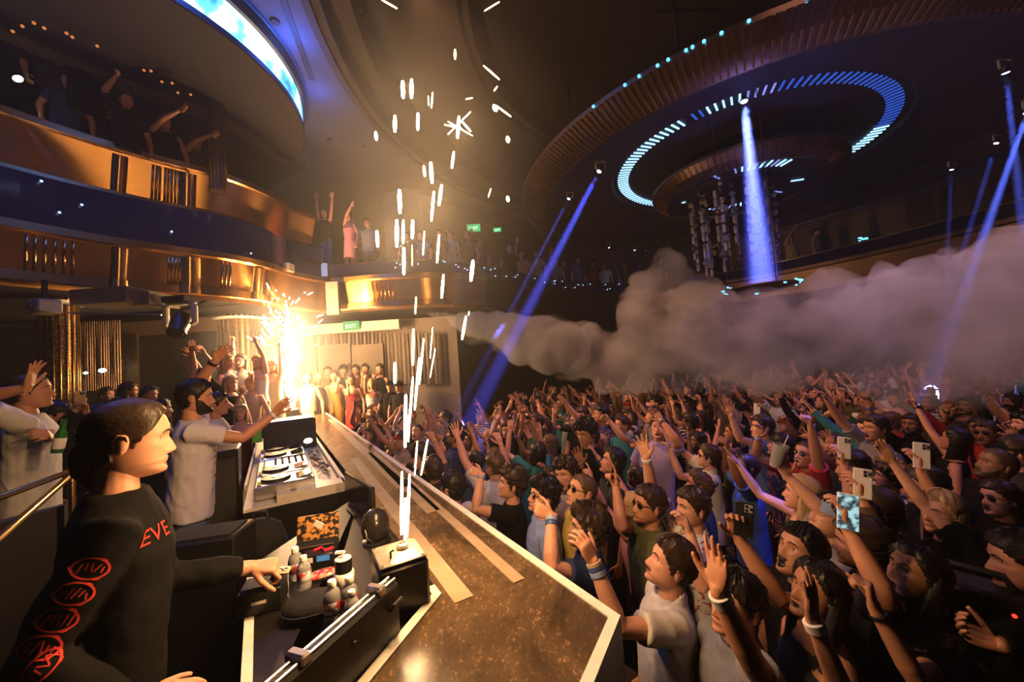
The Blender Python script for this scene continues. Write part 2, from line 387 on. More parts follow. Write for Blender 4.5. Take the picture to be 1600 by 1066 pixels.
NPEOPLE = [0]
def person(label, pos, yaw, head=(0, 0, 0), h=1.75, lean=(0, 0), L=None, R_=None, top='tee', tcol='black', tpat=None, skin='tan', hair='short', hcol='brown', hires=False, lod=1,
           mouth=0.0, beard=None, glasses=False, cap=None, bands=(), slim=1.0, group=None, legs=True, seat=False, lower='dark', seed=None, back=False, twist=0):
    """pos: ground point; yaw: facing angle (0 = +Y, positive to the left); head: yaw, pitch, roll seen from straight ahead of the body (degrees);
       L / R_: arm = dict(t=wrist target in world, pole=elbow direction, hand=pose, palm=palm direction)"""
    k = NPEOPLE[0]; NPEOPLE[0] += 1
    seed = k if seed is None else seed
    pos = Vector(pos); sc = h/1.75; nl = 16 if hires else (12 if lod <= 1 else 9)
    root = empty('person', pos, 0, label, 'person', group)
    Rz = Matrix.Rotation(yaw, 4, 'Z'); hip = Vector((0, 0, .95*sc))
    MT = Matrix.Translation(hip) @ Rz @ Matrix.Rotation(-R(lean[0]), 4, 'X') @ Matrix.Rotation(R(lean[1]), 4, 'Y') @ Matrix.Scale(sc, 4)
    def T(x, y, z): return MT @ Vector((x, y, z))
    body = MB(); shirt = MB(); paint = []
    # ---- arms
    l1, l2 = .29*sc, .255*sc; arms = {}
    for side, spec in ((-1, L), (1, R_)):
        sh = T(side*.172*slim, 0, .435); spec = dict(spec) if spec else {}
        t = spec.get('t'); t = (Vector(t)-pos) if t is not None else T(side*.27, .06, -.08)
        up = (t-sh).z
        if up > 0: sh = T(side*.165*slim, .01, .435+min(up, .5)*.10)
        pole = Vector(spec['pole']) if 'pole' in spec else (Rz @ Vector((side*.8, -.6, -.5)))
        el, wr = ik(sh, t, pole, l1, l2); arms[side] = (sh, el, wr, spec)
        fd = (wr-el).normalized(); hd = Vector(spec['dir']) if 'dir' in spec else fd
        palm = Vector(spec['palm']) if 'palm' in spec else (Rz @ Vector((0, 1, 0)) if up > 0 else Rz @ Vector((-side, 0, 0)))
        hs = sc*(.88 if slim < .93 else .96)
        b0_ = len(body.v)
        tk = 1.0 if slim > .92 else .82
        f_ = lambda q: el+(wr-el)*q
        body.tube([sh+(sh-T(0, 0, .44)).normalized()*-.05, sh, sh+(el-sh)*.35, sh+(el-sh)*.75, el, f_(.22), f_(.6), f_(.9), wr, wr+hd*.02],
                  [.05*tk*sc, .054*tk*sc, .050*tk*sc, .043*tk*sc, .040*tk*sc, .043*tk*sc, .036*tk*sc, .027*tk*sc, .026*tk*sc, .024*tk*sc], nl)
        hand_into(body, wr, hd, palm, side > 0, spec.get('hand', 'open' if up > 0 else 'relaxed'), hs, 8 if hires else (6 if lod <= 1 else 5), jit=((seed*7+side) % 5-2)*3)
        if top in ('tee', 'polo', 'long', 'shirt'):
            a_ = .62 if top != 'long' else 1
            if top != 'long':
                shirt.tube([sh+(T(0, 0, .42)-sh)*.45, sh, sh+(el-sh)*.3, sh+(el-sh)*a_], [.062*sc, .071*sc, .066*sc, .068*sc], nl)
            else:
                shirt.tube([sh+(T(0, 0, .42)-sh)*.45, sh, sh+(el-sh)*.4, sh+(el-sh)*.8, el, f_(.25), f_(.6), f_(.88)], [.062*sc, .072*sc, .067*sc, .059*sc, .056*sc, .056*sc, .049*sc, .040*sc], nl)
    # ---- torso
    W = slim
    prof = [(-.10, .170*W, .115, 0), (0, .168*W, .115, 0), (.12, .155*W, .108, .004), (.24, .163*W, .116, .008), (.34, .176*W, .122, .008), (.41, .176*W, .108, .002), (.455, .146*W, .09, -.004), (.495, .095*W, .074, -.008), (.535, .066, .062, -.010)]
    if top in ('tank', 'dress', 'strapless'):
        rg_ = [[T(x, y+o_, z) for x, y in ell(nl+4, rx*q_, ry*q_)] for (z, rx, ry, o_), q_ in zip(prof[3:], (.85, .93, .96, .96, 1, 1) if top == 'tank' else (.85, .97, 1, 1, 1, 1))]
        body.loft(rg_)
    if top == 'dress' or top == 'strapless':
        pr = [(-.42, .20*W, .15, 0), (-.2, .185*W, .135, 0), (0, .172*W, .12, 0), (.12, .148*W, .108, .004), (.24, .165*W, .122, .010), (.345, .178*W, .126, .010)]
    elif top == 'tank':
        pr = [(-.10, .174*W, .12, 0), (0, .170*W, .118, 0)]+[(z, rx*1.05, ry*1.06, o_) for z, rx, ry, o_ in prof[2:5]]+[(.41, .166*W, .118, .002), (.452, .140*W, .100, -.004), (.478, .118*W, .09, -.006)]
    else:
        ln = -.16 if top != 'polo' else -.12
        pr = [(ln, .192*W, .138, 0), (0, .186*W, .134, 0), (.12, .178*W, .130, .004), (.24, .180*W, .130, .006), (.34, .186*W, .130, .008), (.415, .182*W, .116, .002), (.46, .152*W, .098, -.004), (.495, .108*W, .082, -.008), (.518, .080, .073, -.010)]
    shirt.loft([[T(x, y+o_, z) for x, y in ell(nl+4, rx, ry)] for z, rx, ry, o_ in pr])
    if top in ('polo', 'shirt'):
        shirt.loft([[T(x, y-.008, z+(.008 if y < 0 else -.012)) for x, y in ell(nl+4, r_, r_*.95, 1)] for z, r_ in ((.515, .076), (.55, .068), (.553, .073), (.512, .090), (.50, .088))])
    # ---- neck and head
    nb = T(0, -.012, .49); hy, hp, hr = [R(q) for q in head]
    RH = Rz @ Matrix.Rotation(-R(lean[0])*.5, 4, 'X') @ Matrix.Rotation(R(lean[1])*.5, 4, 'Y') @ Matrix.Rotation(hy, 4, 'Z') @ Matrix.Rotation(hp, 4, 'X') @ Matrix.Rotation(hr, 4, 'Y')
    piv = T(0, -.002, .585)
    MH = Matrix.Translation(piv) @ RH @ Matrix.Translation((0, .012, .085*sc)) @ Matrix.Scale(sc*(1.0 if slim > .92 else .95), 4)
    ntop = MH @ Vector((0, -.025, -.02))
    nr = .055 if slim > .92 else .047
    body.tube([nb, nb+(ntop-nb)*.35, nb+(ntop-nb)*.7, ntop], [nr*1.12*sc, nr*.97*sc, nr*.95*sc, nr*.95*sc], nl)
    b_head = len(body.v)
    nlon = 52 if hires else (30 if lod <= 1 else 18)
    zl = ZL if lod <= 1 or hires else ZL[::2]+[ZL[-1]]
    hp_, dark, lip, th = head_grid(nlon, zl, mouth)
    flat = hp_.reshape(-1, 3)
    body.add([MH @ Vector(p) for p in flat], grid_faces(len(zl), nlon))
    cols = np.zeros((len(body.v), 2)); cols[b_head:, 0] = dark.ravel(); cols[b_head:, 1] = lip.ravel()*.75
    for sx in (-1, 1):                      # ears
        Me = MH @ Matrix.Translation((sx*.079, -.012, -.006)) @ Matrix.Rotation(sx*R(-22), 4, 'Z') @ Matrix.Rotation(R(-8), 4, 'X')
        if hires:
            body.ball((sx*.002, 0, 0), (.0135, .018, .032), 12, 8, Me); body.tube([Me @ Vector(q) for q in ((sx*.008, .008, -.020), (sx*.010, -.012, -.012), (sx*.012, -.018, .008), (sx*.012, -.008, .028), (sx*.010, .010, .026), (sx*.006, .014, .012))], .0036, 6, True)
        else: body.ball((sx*.002, 0, 0), (.010, .017, .031), 6, 5, Me)
    cols = np.vstack([cols, np.zeros((len(body.v)-len(cols), 2))])
    sm = skin_mat(skin)
    if hires:
        hb = MB(); hb.v = body.v[b_head:]; hb.f = [tuple(i-b_head for i in f) for f in body.f if min(f) >= b_head]; hb.m = [0]*len(hb.f)
        lb = MB(); lb.v = body.v[:b_head]; lb.f = [f for f in body.f if max(f) < b_head]; lb.m = [0]*len(lb.f)
        me = remesh(lb.mesh('body', sm), .0052, 2, [sm]); hme = hb.mesh('head', sm)
        bj = bmesh.new(); bj.from_mesh(hme); nh = len(bj.verts); bj.from_mesh(me); bj.to_mesh(me); bj.free(); bpy.data.meshes.remove(hme)
        me.polygons.foreach_set('use_smooth', [True]*len(me.polygons))
        cc_ = np.zeros((len(me.vertices), 2)); cc_[:nh] = cols[b_head:]; paint_mesh(me, None, cc_)
        ob = bpy.data.objects.new('body', me); COL.objects.link(ob); ob.parent = root
    else:
        me = body.mesh('body', sm); paint_mesh(me, None, cols); ob = bpy.data.objects.new('body', me); COL.objects.link(ob); ob.parent = root
    # ---- face pieces
    if (lod <= 1 or hires) and not back:
        for sx in (-1, 1):
            e = MB(); y0 = float(head_y(np.array(.031), np.array(.002)))
            e.mi = 0; e.ball((sx*.031, y0-.0085, .001), (.0135, .0125, .0085), 10, 6, MH)
            e.mi = 1; e.ball((sx*.031, y0+.0018, .001), (.0058, .0030, .0058), 8, 4, MH)
            if not glasses: e.build('eye', [M_eye, M_iris], root)
        for sx in (-1, 1):
            e = MB(); pts = [MH @ Vector((sx*x, float(head_y(np.array(x), np.array(z)))+.001, z)) for x, z in ((.013, .0205), (.026, .026), (.040, .024), (.050, .017))]
            e.tube(pts, [.0030, .0040, .0034, .0016], 6); e.build('eyebrow', hair_mat('brown' if hcol == 'blond' else hcol), root)
        if mouth > .35:
            e = MB(); e.tube([MH @ Vector((x, .083-60*x*x*.2, -.066-.2*abs(x))) for x in (-.014, -.007, 0, .007, .014)], .0032, 6, True); e.build('teeth', M_teeth, root)
        if glasses:
            g = MB()
            for sx in (-1, 1):
                yy = float(head_y(np.array(.03), np.array(.0)))+.016
                g.ball((sx*.032, yy, -.001), (.027, .006, .020), 12, 6, MH)
                g.tube([MH @ Vector(q) for q in ((sx*.057, yy-.004, .006), (sx*.080, .02, .010), (sx*.083, -.015, .004))], .0025, 5)
            g.tube([MH @ Vector(q) for q in ((-.008, .104, .006), (.008, .104, .006))], .0025, 5); g.build('sunglasses', M_lens, root)
    if beard:
        pts, _, _, th2 = head_grid(nlon, ZL, mouth); t2 = np.minimum(th2, 2*np.pi-th2); z = pts[..., 2]; ax = np.abs(pts[..., 0])
        m_ = smoothstep(-.064, -.076, z-.052*smoothstep(.55, 1.35, t2))*smoothstep(1.62, 1.50, t2)
        m_ = np.maximum(m_, smoothstep(.030, .022, ax)*smoothstep(.0065, .0035, np.abs(z+.0605))*(t2 < .8))
        m_ = m_*(1-smoothstep(.026, .020, ax)*smoothstep(.012, .008, np.abs(z+.075))*(t2 < 1))
        if beard == 'moustache': m_ = smoothstep(.030, .022, ax)*smoothstep(.0065, .0035, np.abs(z+.0605))*(t2 < .8)
        d = pts-np.array([0, 0, -.02]); d /= np.linalg.norm(d, axis=-1, keepdims=True)
        th_b = {'full': .007, 'stubble': .0022, 'moustache': .006}[beard]
        pts = pts+d*(th_b*m_-.006*(1-m_))[..., None]
        bm_ = MB(); bm_.add([MH @ Vector(p) for p in pts.reshape(-1, 3)], grid_faces(len(ZL), nlon)); bm_.build('beard', hair_mat(hcol), root)
    # ---- hair
    if hair and hair != 'bald':
        hm = MB(); hs_ = hair_shell(hair if hair != 'bun' else 'slick', nlon, zl, seed)
        hm.add([MH @ Vector(p) for p in hs_.reshape(-1, 3)], grid_faces(len(zl), nlon))
        if hair == 'long':
            hm.loft([[MH @ Vector(p) for p in r_] for r_ in strands('long', seed, .30+.10*((seed*13) % 5)/5)])
        if hair == 'bun': hm.ball((0, -.125, .03), (.035, .032, .035), 10, 7, MH)
        if hair == 'pony': hm.tube([MH @ Vector(q) for q in ((0, -.10, .05), (0, -.15, .03), (0, -.16, -.06), (0, -.14, -.16))], [.02, .03, .03, .008], 8, True)
        hm.build('hair', hair_mat(hcol), root)
    if cap:
        c_ = MB(); pts, _, _, th2 = head_grid(20, ZL[:12]); d = pts-np.array([0, -.01, .0]); d /= np.linalg.norm(d, axis=-1, keepdims=True); pts = pts+d*.016
        c_.add([MH @ Vector(p) for p in pts.reshape(-1, 3)], grid_faces(12, 20))
        bk = -1 if cap[1] else 1
        c_.loft([[MH @ Vector((x, bk*(.085+.075*math.cos(x/.075*1.5)), .030+o_-.25*x*x*4)) for x in np.linspace(-.075, .075, 9)]+[MH @ Vector((x, bk*.07, .030+o_)) for x in np.linspace(.075, -.075, 9)] for o_ in (0, .006)])
        c_.build('cap', cloth_mat(cap[0], CLOTH[cap[0]]), root)
    # ---- clothes
    cm = cloth_mat(tcol, CLOTH[tcol], tpat)
    nm = {'dress': 'dress', 'strapless': 'dress', 'tank': 'tank_top', 'polo': 'polo_shirt', 'long': 'long_sleeved_shirt', 'shirt': 'shirt'}.get(top, 'tee_shirt')
    if hires:
        me = remesh(shirt.mesh('shirt', cm), .009, 4, [cm], wr=.012); so = bpy.data.objects.new(nm, me); COL.objects.link(so); so.parent = root
    else: so = shirt.build(nm, cm, root)
    if legs:
        tr = MB()
        skirt = top in ('dress', 'strapless')
        sink = sc
        for sx in (-1, 1):
            hx = Rz @ Vector((sx*.085*sc, 0, 0)); ft = Rz @ Vector((sx*.11*sc, .02, 0))
            tr.tube([hx+Vector((0, 0, .93*sc)), hx+Vector((0, 0, .72*sc)), (hx+ft)*.5+(Rz @ Vector((0, .03, .48*sc))), ft+Vector((0, 0, .25*sc)), ft+Vector((0, 0, .02))], [.10*sc, .088*sc, .064*sc, .056*sc, .05*sc] if not skirt else [.09*sc, .08*sc, .052*sc, .05*sc, .035*sc], nl if hires else 8)
        if not skirt: tr.loft([[T(x, y, z) for x, y in ell(nl, rx, ry)] for z, rx, ry in ((-.12, .165*W, .112), (-.02, .17*W, .115), (.04, .165*W, .112))])
        tr.build('legs' if skirt else 'trousers', sm if skirt else cloth_mat('trouser_'+lower, CLOTH.get(lower, (.02, .02, .024))), root)
    for side, q, col_, r_ in bands:         # wristbands
        sh, el, wr, sp_ = arms[side]; d = (wr-el).normalized(); c0 = el+(wr-el)*q; F3 = frame_z(d)
        b_ = MB(); rad = (.031 if q > .8 else .036)*sc*(1 if slim > .92 else .86)
        b_.loft([[c0+d*o_+F3.col[0]*(rr*math.cos(a))+F3.col[1]*(rr*math.sin(a)) for a in [2*math.pi*i/14 for i in range(14)]] for o_, rr in ((-r_, rad), (-r_*.8, rad+.004), (r_*.8, rad+.004), (r_, rad))], True, True)
        b_.build('wristband', mat('band_'+col_, CLOTH[col_], .4), root)
    root['_n'] = k
    return root, arms, MH, MT
CLOTH = {'lilac white': (.60, .55, .62), 'black': (.006, .006, .0065), 'charcoal': (.035, .035, .04), 'white': (.62, .60, .58), 'cream': (.60, .52, .38), 'grey': (.22, .22, .23), 'navy': (.022, .035, .10), 'blue': (.05, .10, .28), 'light blue': (.28, .36, .58), 'denim': (.09, .13, .25),
         'yellow': (.55, .40, .10), 'mustard': (.42, .26, .05), 'olive': (.10, .10, .045), 'green': (.04, .14, .07), 'red': (.40, .03, .025), 'maroon': (.15, .02, .025), 'pink': (.62, .26, .28), 'lilac': (.40, .32, .55), 'brown': (.10, .055, .03), 'beige': (.42, .33, .22), 'teal': (.03, .17, .19), 'orange': (.5, .16, .03), 'dark': (.018, .019, .024), 'silver': (.55, .55, .56), 'gold': (.6, .4, .12)}
# ================================================================== the hall
def proj(p):
    d = Vector(p)-CAM; w_ = d.dot(CF); return 800+FPX*d.dot(CR)/w_, 533-FPX*d.dot(CU)/w_
M_dark = mat('dark_paint', (.014, .012, .012), .7)
M_floor = mat('floor_dark', (.03, .026, .024), .5, noise=(3, (.045, .04, .036), 4))
M_ceil = mat('ceiling_plaster', (.055, .06, .08), .85, noise=(1.2, (.066, .07, .09), 4))
M_ceil2 = mat('dome_plaster', (.030, .024, .020), .8, noise=(1.0, (.038, .030, .024), 4))
M_bronze = mat('bronze_panel', (.74, .40, .13), .27, 1.0, noise=(2.0, (.62, .32, .10), 5))
M_bronze2 = mat('bronze_trim', (.60, .34, .13), .20, 1.0)
for m_ in (M_bronze,):
    nt = m_.node_tree; tg = nt.nodes.new('ShaderNodeTangent'); tg.direction_type = 'RADIAL'; tg.axis = 'Z'; b_ = nt.nodes['Principled BSDF']
    nt.links.new(tg.outputs[0], b_.inputs['Tangent']); b_.inputs['Anisotropic'].default_value = .93; b_.inputs['Anisotropic Rotation'].default_value = .25
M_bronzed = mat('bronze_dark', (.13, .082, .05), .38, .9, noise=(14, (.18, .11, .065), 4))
M_brass = mat('brass', (.78, .52, .18), .22, 1.0)
M_glass = mat('balcony_glass', (.012, .015, .045), .10, 0, spec=.7)
M_wall = mat('wall_plaster', (.34, .28, .22), .8, noise=(1.5, (.28, .22, .17), 4))
M_wallb = mat('brown_panel', (.10, .065, .04), .5, noise=(3, (.13, .085, .05), 4))
M_white = mat('white_trim', (.82, .78, .70), .5, noise=(20, (.70, .65, .56), 5))
def emis(name, col, s):
    m_ = mat(name, (.02, .02, .02), .5, emit=col, es=s); m_.cycles.emission_sampling = 'NONE'; return m_

mb = MB(); mb.box((2, 9, -1.0), (30, 32, .2)); struct(mb, 'floor', M_floor)
HC = CAMZ+5.6
DC, DR = Vector((5.6, 7.1)), 8.4
def circ_pts(c, r, z, n=96): return [(c[0]+r*math.cos(2*math.pi*i/n), c[1]+r*math.sin(2*math.pi*i/n), z) for i in range(n)]
mb = MB(); n = 96; r0 = []; r1 = []          # flat ceiling round the great dome
for i in range(n):
    a = 2*math.pi*i/n; d = Vector((math.cos(a), math.sin(a))); k = 22/max(abs(d.x), abs(d.y))
    r0.append((DC.x+d.x*k, DC.y+d.y*k, HC)); p = DC+d*DR; r1.append((p.x, p.y, HC))
mb.loft([r0, r1], False, False); struct(mb, 'ceiling', M_ceil)
mb = MB()
mb.loft([circ_pts(DC, DR+.14, HC-.001), circ_pts(DC, DR+.14, HC-.09), circ_pts(DC, DR+.02, HC-.09), circ_pts(DC, DR+.02, HC-.04), circ_pts(DC, DR-.12, HC-.04), circ_pts(DC, DR-.12, HC+.25), circ_pts(DC, DR-.5, HC+.30), circ_pts(DC, DR-.55, HC+.75),
         circ_pts(DC, DR-2.2, HC+1.1), circ_pts(DC, DR-2.2, HC+1.22), circ_pts(DC, DR-2.4, HC+1.22), circ_pts(DC, DR-2.4, HC+1.6), circ_pts(DC, DR-5, HC+1.9), circ_pts(DC, .3, HC+2.0)], False, True)
struct(mb, 'ceiling_dome', M_ceil2, smooth=True, angle=25)
sl = MB(); q0, q1 = Pz(438, -10, HC-.01), Pz(488, 126, HC-.01)      # dark slot in the ceiling
d = (q1-q0); nrm = Vector((-d.y, d.x, 0)).normalized()*.05
sl.loft([[q0-nrm, q0+nrm, q0+nrm+Vector((0, 0, .009)), q0-nrm+Vector((0, 0, .009))], [q1-nrm, q1+nrm, q1+nrm+Vector((0, 0, .009)), q1-nrm+Vector((0, 0, .009))]])
struct(sl, 'trim_1', M_dark)
sp_ = [(430, 33), (515, 218), (567, 228)]
for i, (x, y) in enumerate(sp_):
    m_ = MB(); p = Pz(x, y, HC); m_.lathe([(.06, -.03), (.07, -.02), (.07, 0)], 12, Matrix.Translation(p)); thing(m_, 'ceiling_sprinkler', M_dark, ['small dark ceiling fitting beside the blue lit slot', 'small ceiling fitting right of the video drum', 'small ceiling fitting nearest the sparks'][i], 'ceiling fitting')
for nm, c, s in (('wall_left', (-12.2, 8, 3.6), (.3, 34, 9.4)), ('wall_back', (2, 19.5, 3.6), (32, .3, 9.4)), ('wall_right', (15.5, 8, 3.6), (.3, 34, 9.4)), ('wall_front', (2, -6, 3.6), (32, .3, 9.4))):
    mb = MB(); mb.box(c, s); struct(mb, nm, M_dark)

# ---- balcony round the hall
BAL = spline([(-7.7, .6), (-7.25, 2.0), (-6.8, 3.3), (-6.4, 4.4), (-6.0, 5.25), (-5.5, 6.0), (-4.95, 6.65), (-4.66, 7.4), (-4.58, 8.2), (-4.1, 8.95), (-2.9, 8.95), (-1.5, 9.2), (-.4, 10.2), (1.1, 12.0), (2.9, 13.5), (4.7, 14.1), (6.5, 13.8), (8.0, 12.9), (9.3, 11.2), (10.2, 9.0), (10.9, 6)], 8)
def bal_px(px, z, off=0, path=BAL):          # point of a balcony path that shows at column px
    q = offset(path, off) if off else path
    best = min((abs(proj((p.x, p.y, z))[0]-px), i) for i, p in enumerate(q) if p.y > 1)[1]
    a = q[max(best-1, 0)]; b = q[min(best+1, len(q)-1)]; bt = None
    for k in range(41):
        p = a.lerp(b, k/40); e = abs(proj((p.x, p.y, z))[0]-px)
        if bt is None or e < bt[0]: bt = (e, p)
    t = (b-a).normalized(); return Vector((bt[1].x, bt[1].y, z)), math.atan2(t.y, t.x)
b0 = CAMZ+1.45; b1 = CAMZ+2.22
BPROF = [(.10, b0+.15), (.05, b0+.15), (.05, b0+.02), (.065, b0), (.35, b0-.02), (.4, b1-.03), (.02, b1), (-.05, b1), (-.05, b1-.10), (-.02, b1-.13), (0, b1-.13)]
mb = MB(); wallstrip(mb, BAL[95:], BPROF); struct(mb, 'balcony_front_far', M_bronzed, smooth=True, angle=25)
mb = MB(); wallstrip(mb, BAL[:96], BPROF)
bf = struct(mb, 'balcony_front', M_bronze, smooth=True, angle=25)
rib_me = MB().tube([(0, 0, 0), (0, 0, .478)], .018, 8).mesh('rib', M_bronze2)
def ribs(parent, me, pxs, z0, zmid, tl_=(.10, .206)):
    for px in pxs:
        p, a = bal_px(px, zmid, tl_[0]); o = bpy.data.objects.new('rib', me); COL.objects.link(o); o.parent = parent; o.location = (p.x, p.y, z0); o.rotation_euler = (tl_[1], 0, a)
ribs(bf, rib_me, [38, 53, 68, 83, 98, 112], b0+.152, b0+.4); ribs(bf, rib_me, [263, 268.5, 274, 279.5, 285, 290], b0+.152, b0+.4); ribs(bf, rib_me, [345, 351, 357], b0+.152, b0+.4)
ribs(bf, rib_me, [585+6*i for i in range(6)], b0+.152, b0+.4)
mb = MB(); wallstrip(mb, BAL, [(.2, b0+.05), (6, b0+.05), (6, b0+.3), (.2, b0+.3)]); struct(mb, 'balcony_deck', M_dark)
# glass railing panels of the balcony
ng = 0
gr = empty('glass_railing', (0, 0, 0)); gr['kind'] = 'structure'
for i in range(16, len(BAL)-8, 6):
    seg = BAL[i:i+7]; left = i < 66; zt = CAMZ+2.90 if left else CAMZ+2.52
    m_ = MB(); wallstrip(m_, seg, [(.03, b1), (.03, zt), (.05, zt), (.05, b1)]); m_.build('glass_panel', M_glass, gr)
m_ = MB(); wallstrip(m_, BAL[66:], [(.015, CAMZ+2.52), (.015, CAMZ+2.55), (.065, CAMZ+2.55), (.065, CAMZ+2.52)]); m_.build('handrail', M_bronze2, gr)
def pilaster(parent, px, z0, z1, w_, sag, m, tl_=(.10, .206)):            # bowed bronze panel standing proud of the balcony front
    p, a = bal_px(px, (z0+z1)/2, tl_[0]); q = MB(); n = 13; Rr = (w_*w_/4+sag*sag)/(2*sag); rings = []
    for z in (z0, z1):
        fr = [(w_*(i/(n-1)-.5), -(math.sqrt(max(Rr*Rr-(w_*(i/(n-1)-.5))**2, 0))-Rr+sag), z-z0) for i in range(n)]
        rings.append(fr+[(w_/2, .05, z-z0), (-w_/2, .05, z-z0)])
    q.loft(rings); o = q.build('pilaster', m, parent, angle=50); o.location = (p.x, p.y, z0); o.rotation_euler = (tl_[1], 0, a); return o
for px, w_ in ((186, .20), (297, .26), (400, .25)): pilaster(bf, px, b0+.151, b1-.131, w_, .05, M_bronze); pilaster(bf, px, b0+.02, b0+.15, w_*1.05, .05, M_bronze, (.05, 0))
glint_me = MB().ball((0, 0, 0), .016, 6, 4).mesh('glint_dot', emis('glint_blue', (.35, .55, 1), 3)); rp_ = random.Random(2)  # blue-white glowing dots stand in for glints reflected in the glass
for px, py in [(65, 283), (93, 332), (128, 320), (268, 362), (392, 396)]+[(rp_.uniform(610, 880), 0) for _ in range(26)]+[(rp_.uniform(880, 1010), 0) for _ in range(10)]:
    p, a = bal_px(px, b1+.2, -.02); o = bpy.data.objects.new('glint_dot', glint_me); COL.objects.link(o); o.parent = gr
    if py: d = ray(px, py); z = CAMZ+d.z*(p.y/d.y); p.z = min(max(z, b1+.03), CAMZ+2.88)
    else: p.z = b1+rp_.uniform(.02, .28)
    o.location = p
# upper balcony
UP = BAL[:70]
u0, u1 = CAMZ+2.92, CAMZ+3.66
mb = MB(); wallstrip(mb, UP, [(.20, u0+.07), (.14, u0+.07), (.14, u0), (.4, u0), (.4, u1), (-.06, u1), (-.06, u1-.09), (-.03, u1-.11), (0, u1-.11)])
uf = struct(mb, 'balcony_front_upper', M_bronze, smooth=True, angle=25)
rib2 = MB().tube([(0, 0, 0), (0, 0, .558)], .018, 8).mesh('rib', M_bronze2)
for px, w_ in ((184, .18), (291, .24)): pilaster(uf, px, u0+.071, u1-.111, w_, .05, M_bronze, (.20, .343))
ribs(uf, rib2, [236, 242, 248], u0+.072, u0+.35, (.20, .343)); ribs(uf, rib2, [256, 261.5, 267, 272.5, 278, 283], u0+.072, u0+.35, (.20, .343))
mb = MB(); wallstrip(mb, UP, [(.2, u0+.1), (5, u0+.1), (5, u0+.3), (.2, u0+.3)]); struct(mb, 'balcony_deck_upper', M_dark)
mb = MB(); wallstrip(mb, UP, [(.25, CAMZ+4.85), (.25, CAMZ+5.1), (.20, CAMZ+5.1), (.20, HC), (.5, HC), (.5, CAMZ+4.85)]); sf = struct(mb, 'soffit_upper', M_wallb, smooth=True, angle=25)
mb = MB(); wallstrip(mb, UP, [(.5, CAMZ+4.84), (.5, CAMZ+4.9), (4.6, CAMZ+4.9), (4.6, CAMZ+4.84)]); struct(mb, 'ceiling_upper_balcony', M_dark)
pn = MB()                                     # bronze panel set into the upper soffit
pa = [bal_px(px, CAMZ+5.3, .2)[0] for px in (175, 200, 225, 250, 264)]
wallstrip(pn, [Vector((p.x, p.y)) for p in pa], [(-.03, CAMZ+5.12), (-.03, CAMZ+5.5), (.02, CAMZ+5.5), (.02, CAMZ+5.12)]); pn.build('bronze_panel', M_bronze, sf, angle=25)
# ---- round video drum under the ceiling
m_led = bpy.data.materials.new('video_band'); m_led.use_nodes = True; nt = m_led.node_tree; b_ = nt.nodes['Principled BSDF']; b_.inputs['Base Color'].default_value = (.01, .01, .01, 1)
tc = nt.nodes.new('ShaderNodeTexCoord'); n_ = nt.nodes.new('ShaderNodeTexNoise'); n_.inputs['Scale'].default_value = 1.5; n_.inputs['Detail'].default_value = 6; nt.links.new(tc.outputs['Object'], n_.inputs['Vector'])
rp = nt.nodes.new('ShaderNodeValToRGB'); rp.color_ramp.elements[0].position = .34; rp.color_ramp.elements[0].color = (.02, .16, .75, 1); rp.color_ramp.elements[1].position = .53; rp.color_ramp.elements[1].color = (.75, .95, 1, 1)
e_ = rp.color_ramp.elements.new(.44); e_.color = (.12, .55, 1, 1)
nt.links.new(n_.outputs['Fac'], rp.inputs['Fac']); nt.links.new(rp.outputs['Color'], b_.inputs['Emission Color']); b_.inputs['Emission Strength'].default_value = 3.0
m_led.cycles.emission_sampling = 'FRONT'
dr = empty('video_drum', (0, 0, 0)); dr['kind'] = 'structure'
zb = CAMZ+5.0; c1 = (-1.356*5.0, 1.252*5.0); c2 = (-6.95, 6.12); r2_ = 3.35; zu = zb+.38
m_ = MB(); m_.loft([circ_pts(c1, .627*5.0, zb-.10), circ_pts(c1, .627*5.0+.02, zb-.08), circ_pts(c1, .627*5.0+.02, zb)], True, False); m_.build('drum_underside', M_dark, dr, angle=25)
m_ = MB(); m_.loft([circ_pts(c1, .627*5.0, zb), circ_pts(c2, r2_, zu)], False, False); m_.build('video_screen', m_led, dr)
m_ = MB(); m_.loft([circ_pts(c2, r2_, zu), circ_pts(c2, r2_+.06, zu), circ_pts(c2, r2_+.09, HC)], False, False); m_.build('drum_rim', M_bronzed, dr, angle=25)
light('video_glow', 'AREA', (c1[0]+2.6, c1[1]-1.9, HC-.1), 30, (.12, .38, 1), shape='DISK', size=.6, aim=(c1[0]+4.2, c1[1]-1.0, HC+.6)) if False else None
m_ = MB(); m_.loft([circ_pts(c2, r2_+.10, HC-.06), circ_pts(c2, r2_+.12, HC-.04), circ_pts(c2, r2_+.10, HC-.02)], False, False); m_.build('added_blue_strip', emis('added_blue', (.04, .22, 1), .2), dr)  # dim blue strip added as a source for the ceiling tint
for a, pw in ((-75, 110), (-50, 110), (-25, 100), (0, 60), (20, 25)): light('added_blue_light', 'POINT', (c2[0]+3.66*math.cos(R(a)), c2[1]+3.66*math.sin(R(a)), HC-.32), pw, (.03, .14, 1), shadow_soft_size=.10)  # blue lights added round the drum to tint the ceiling
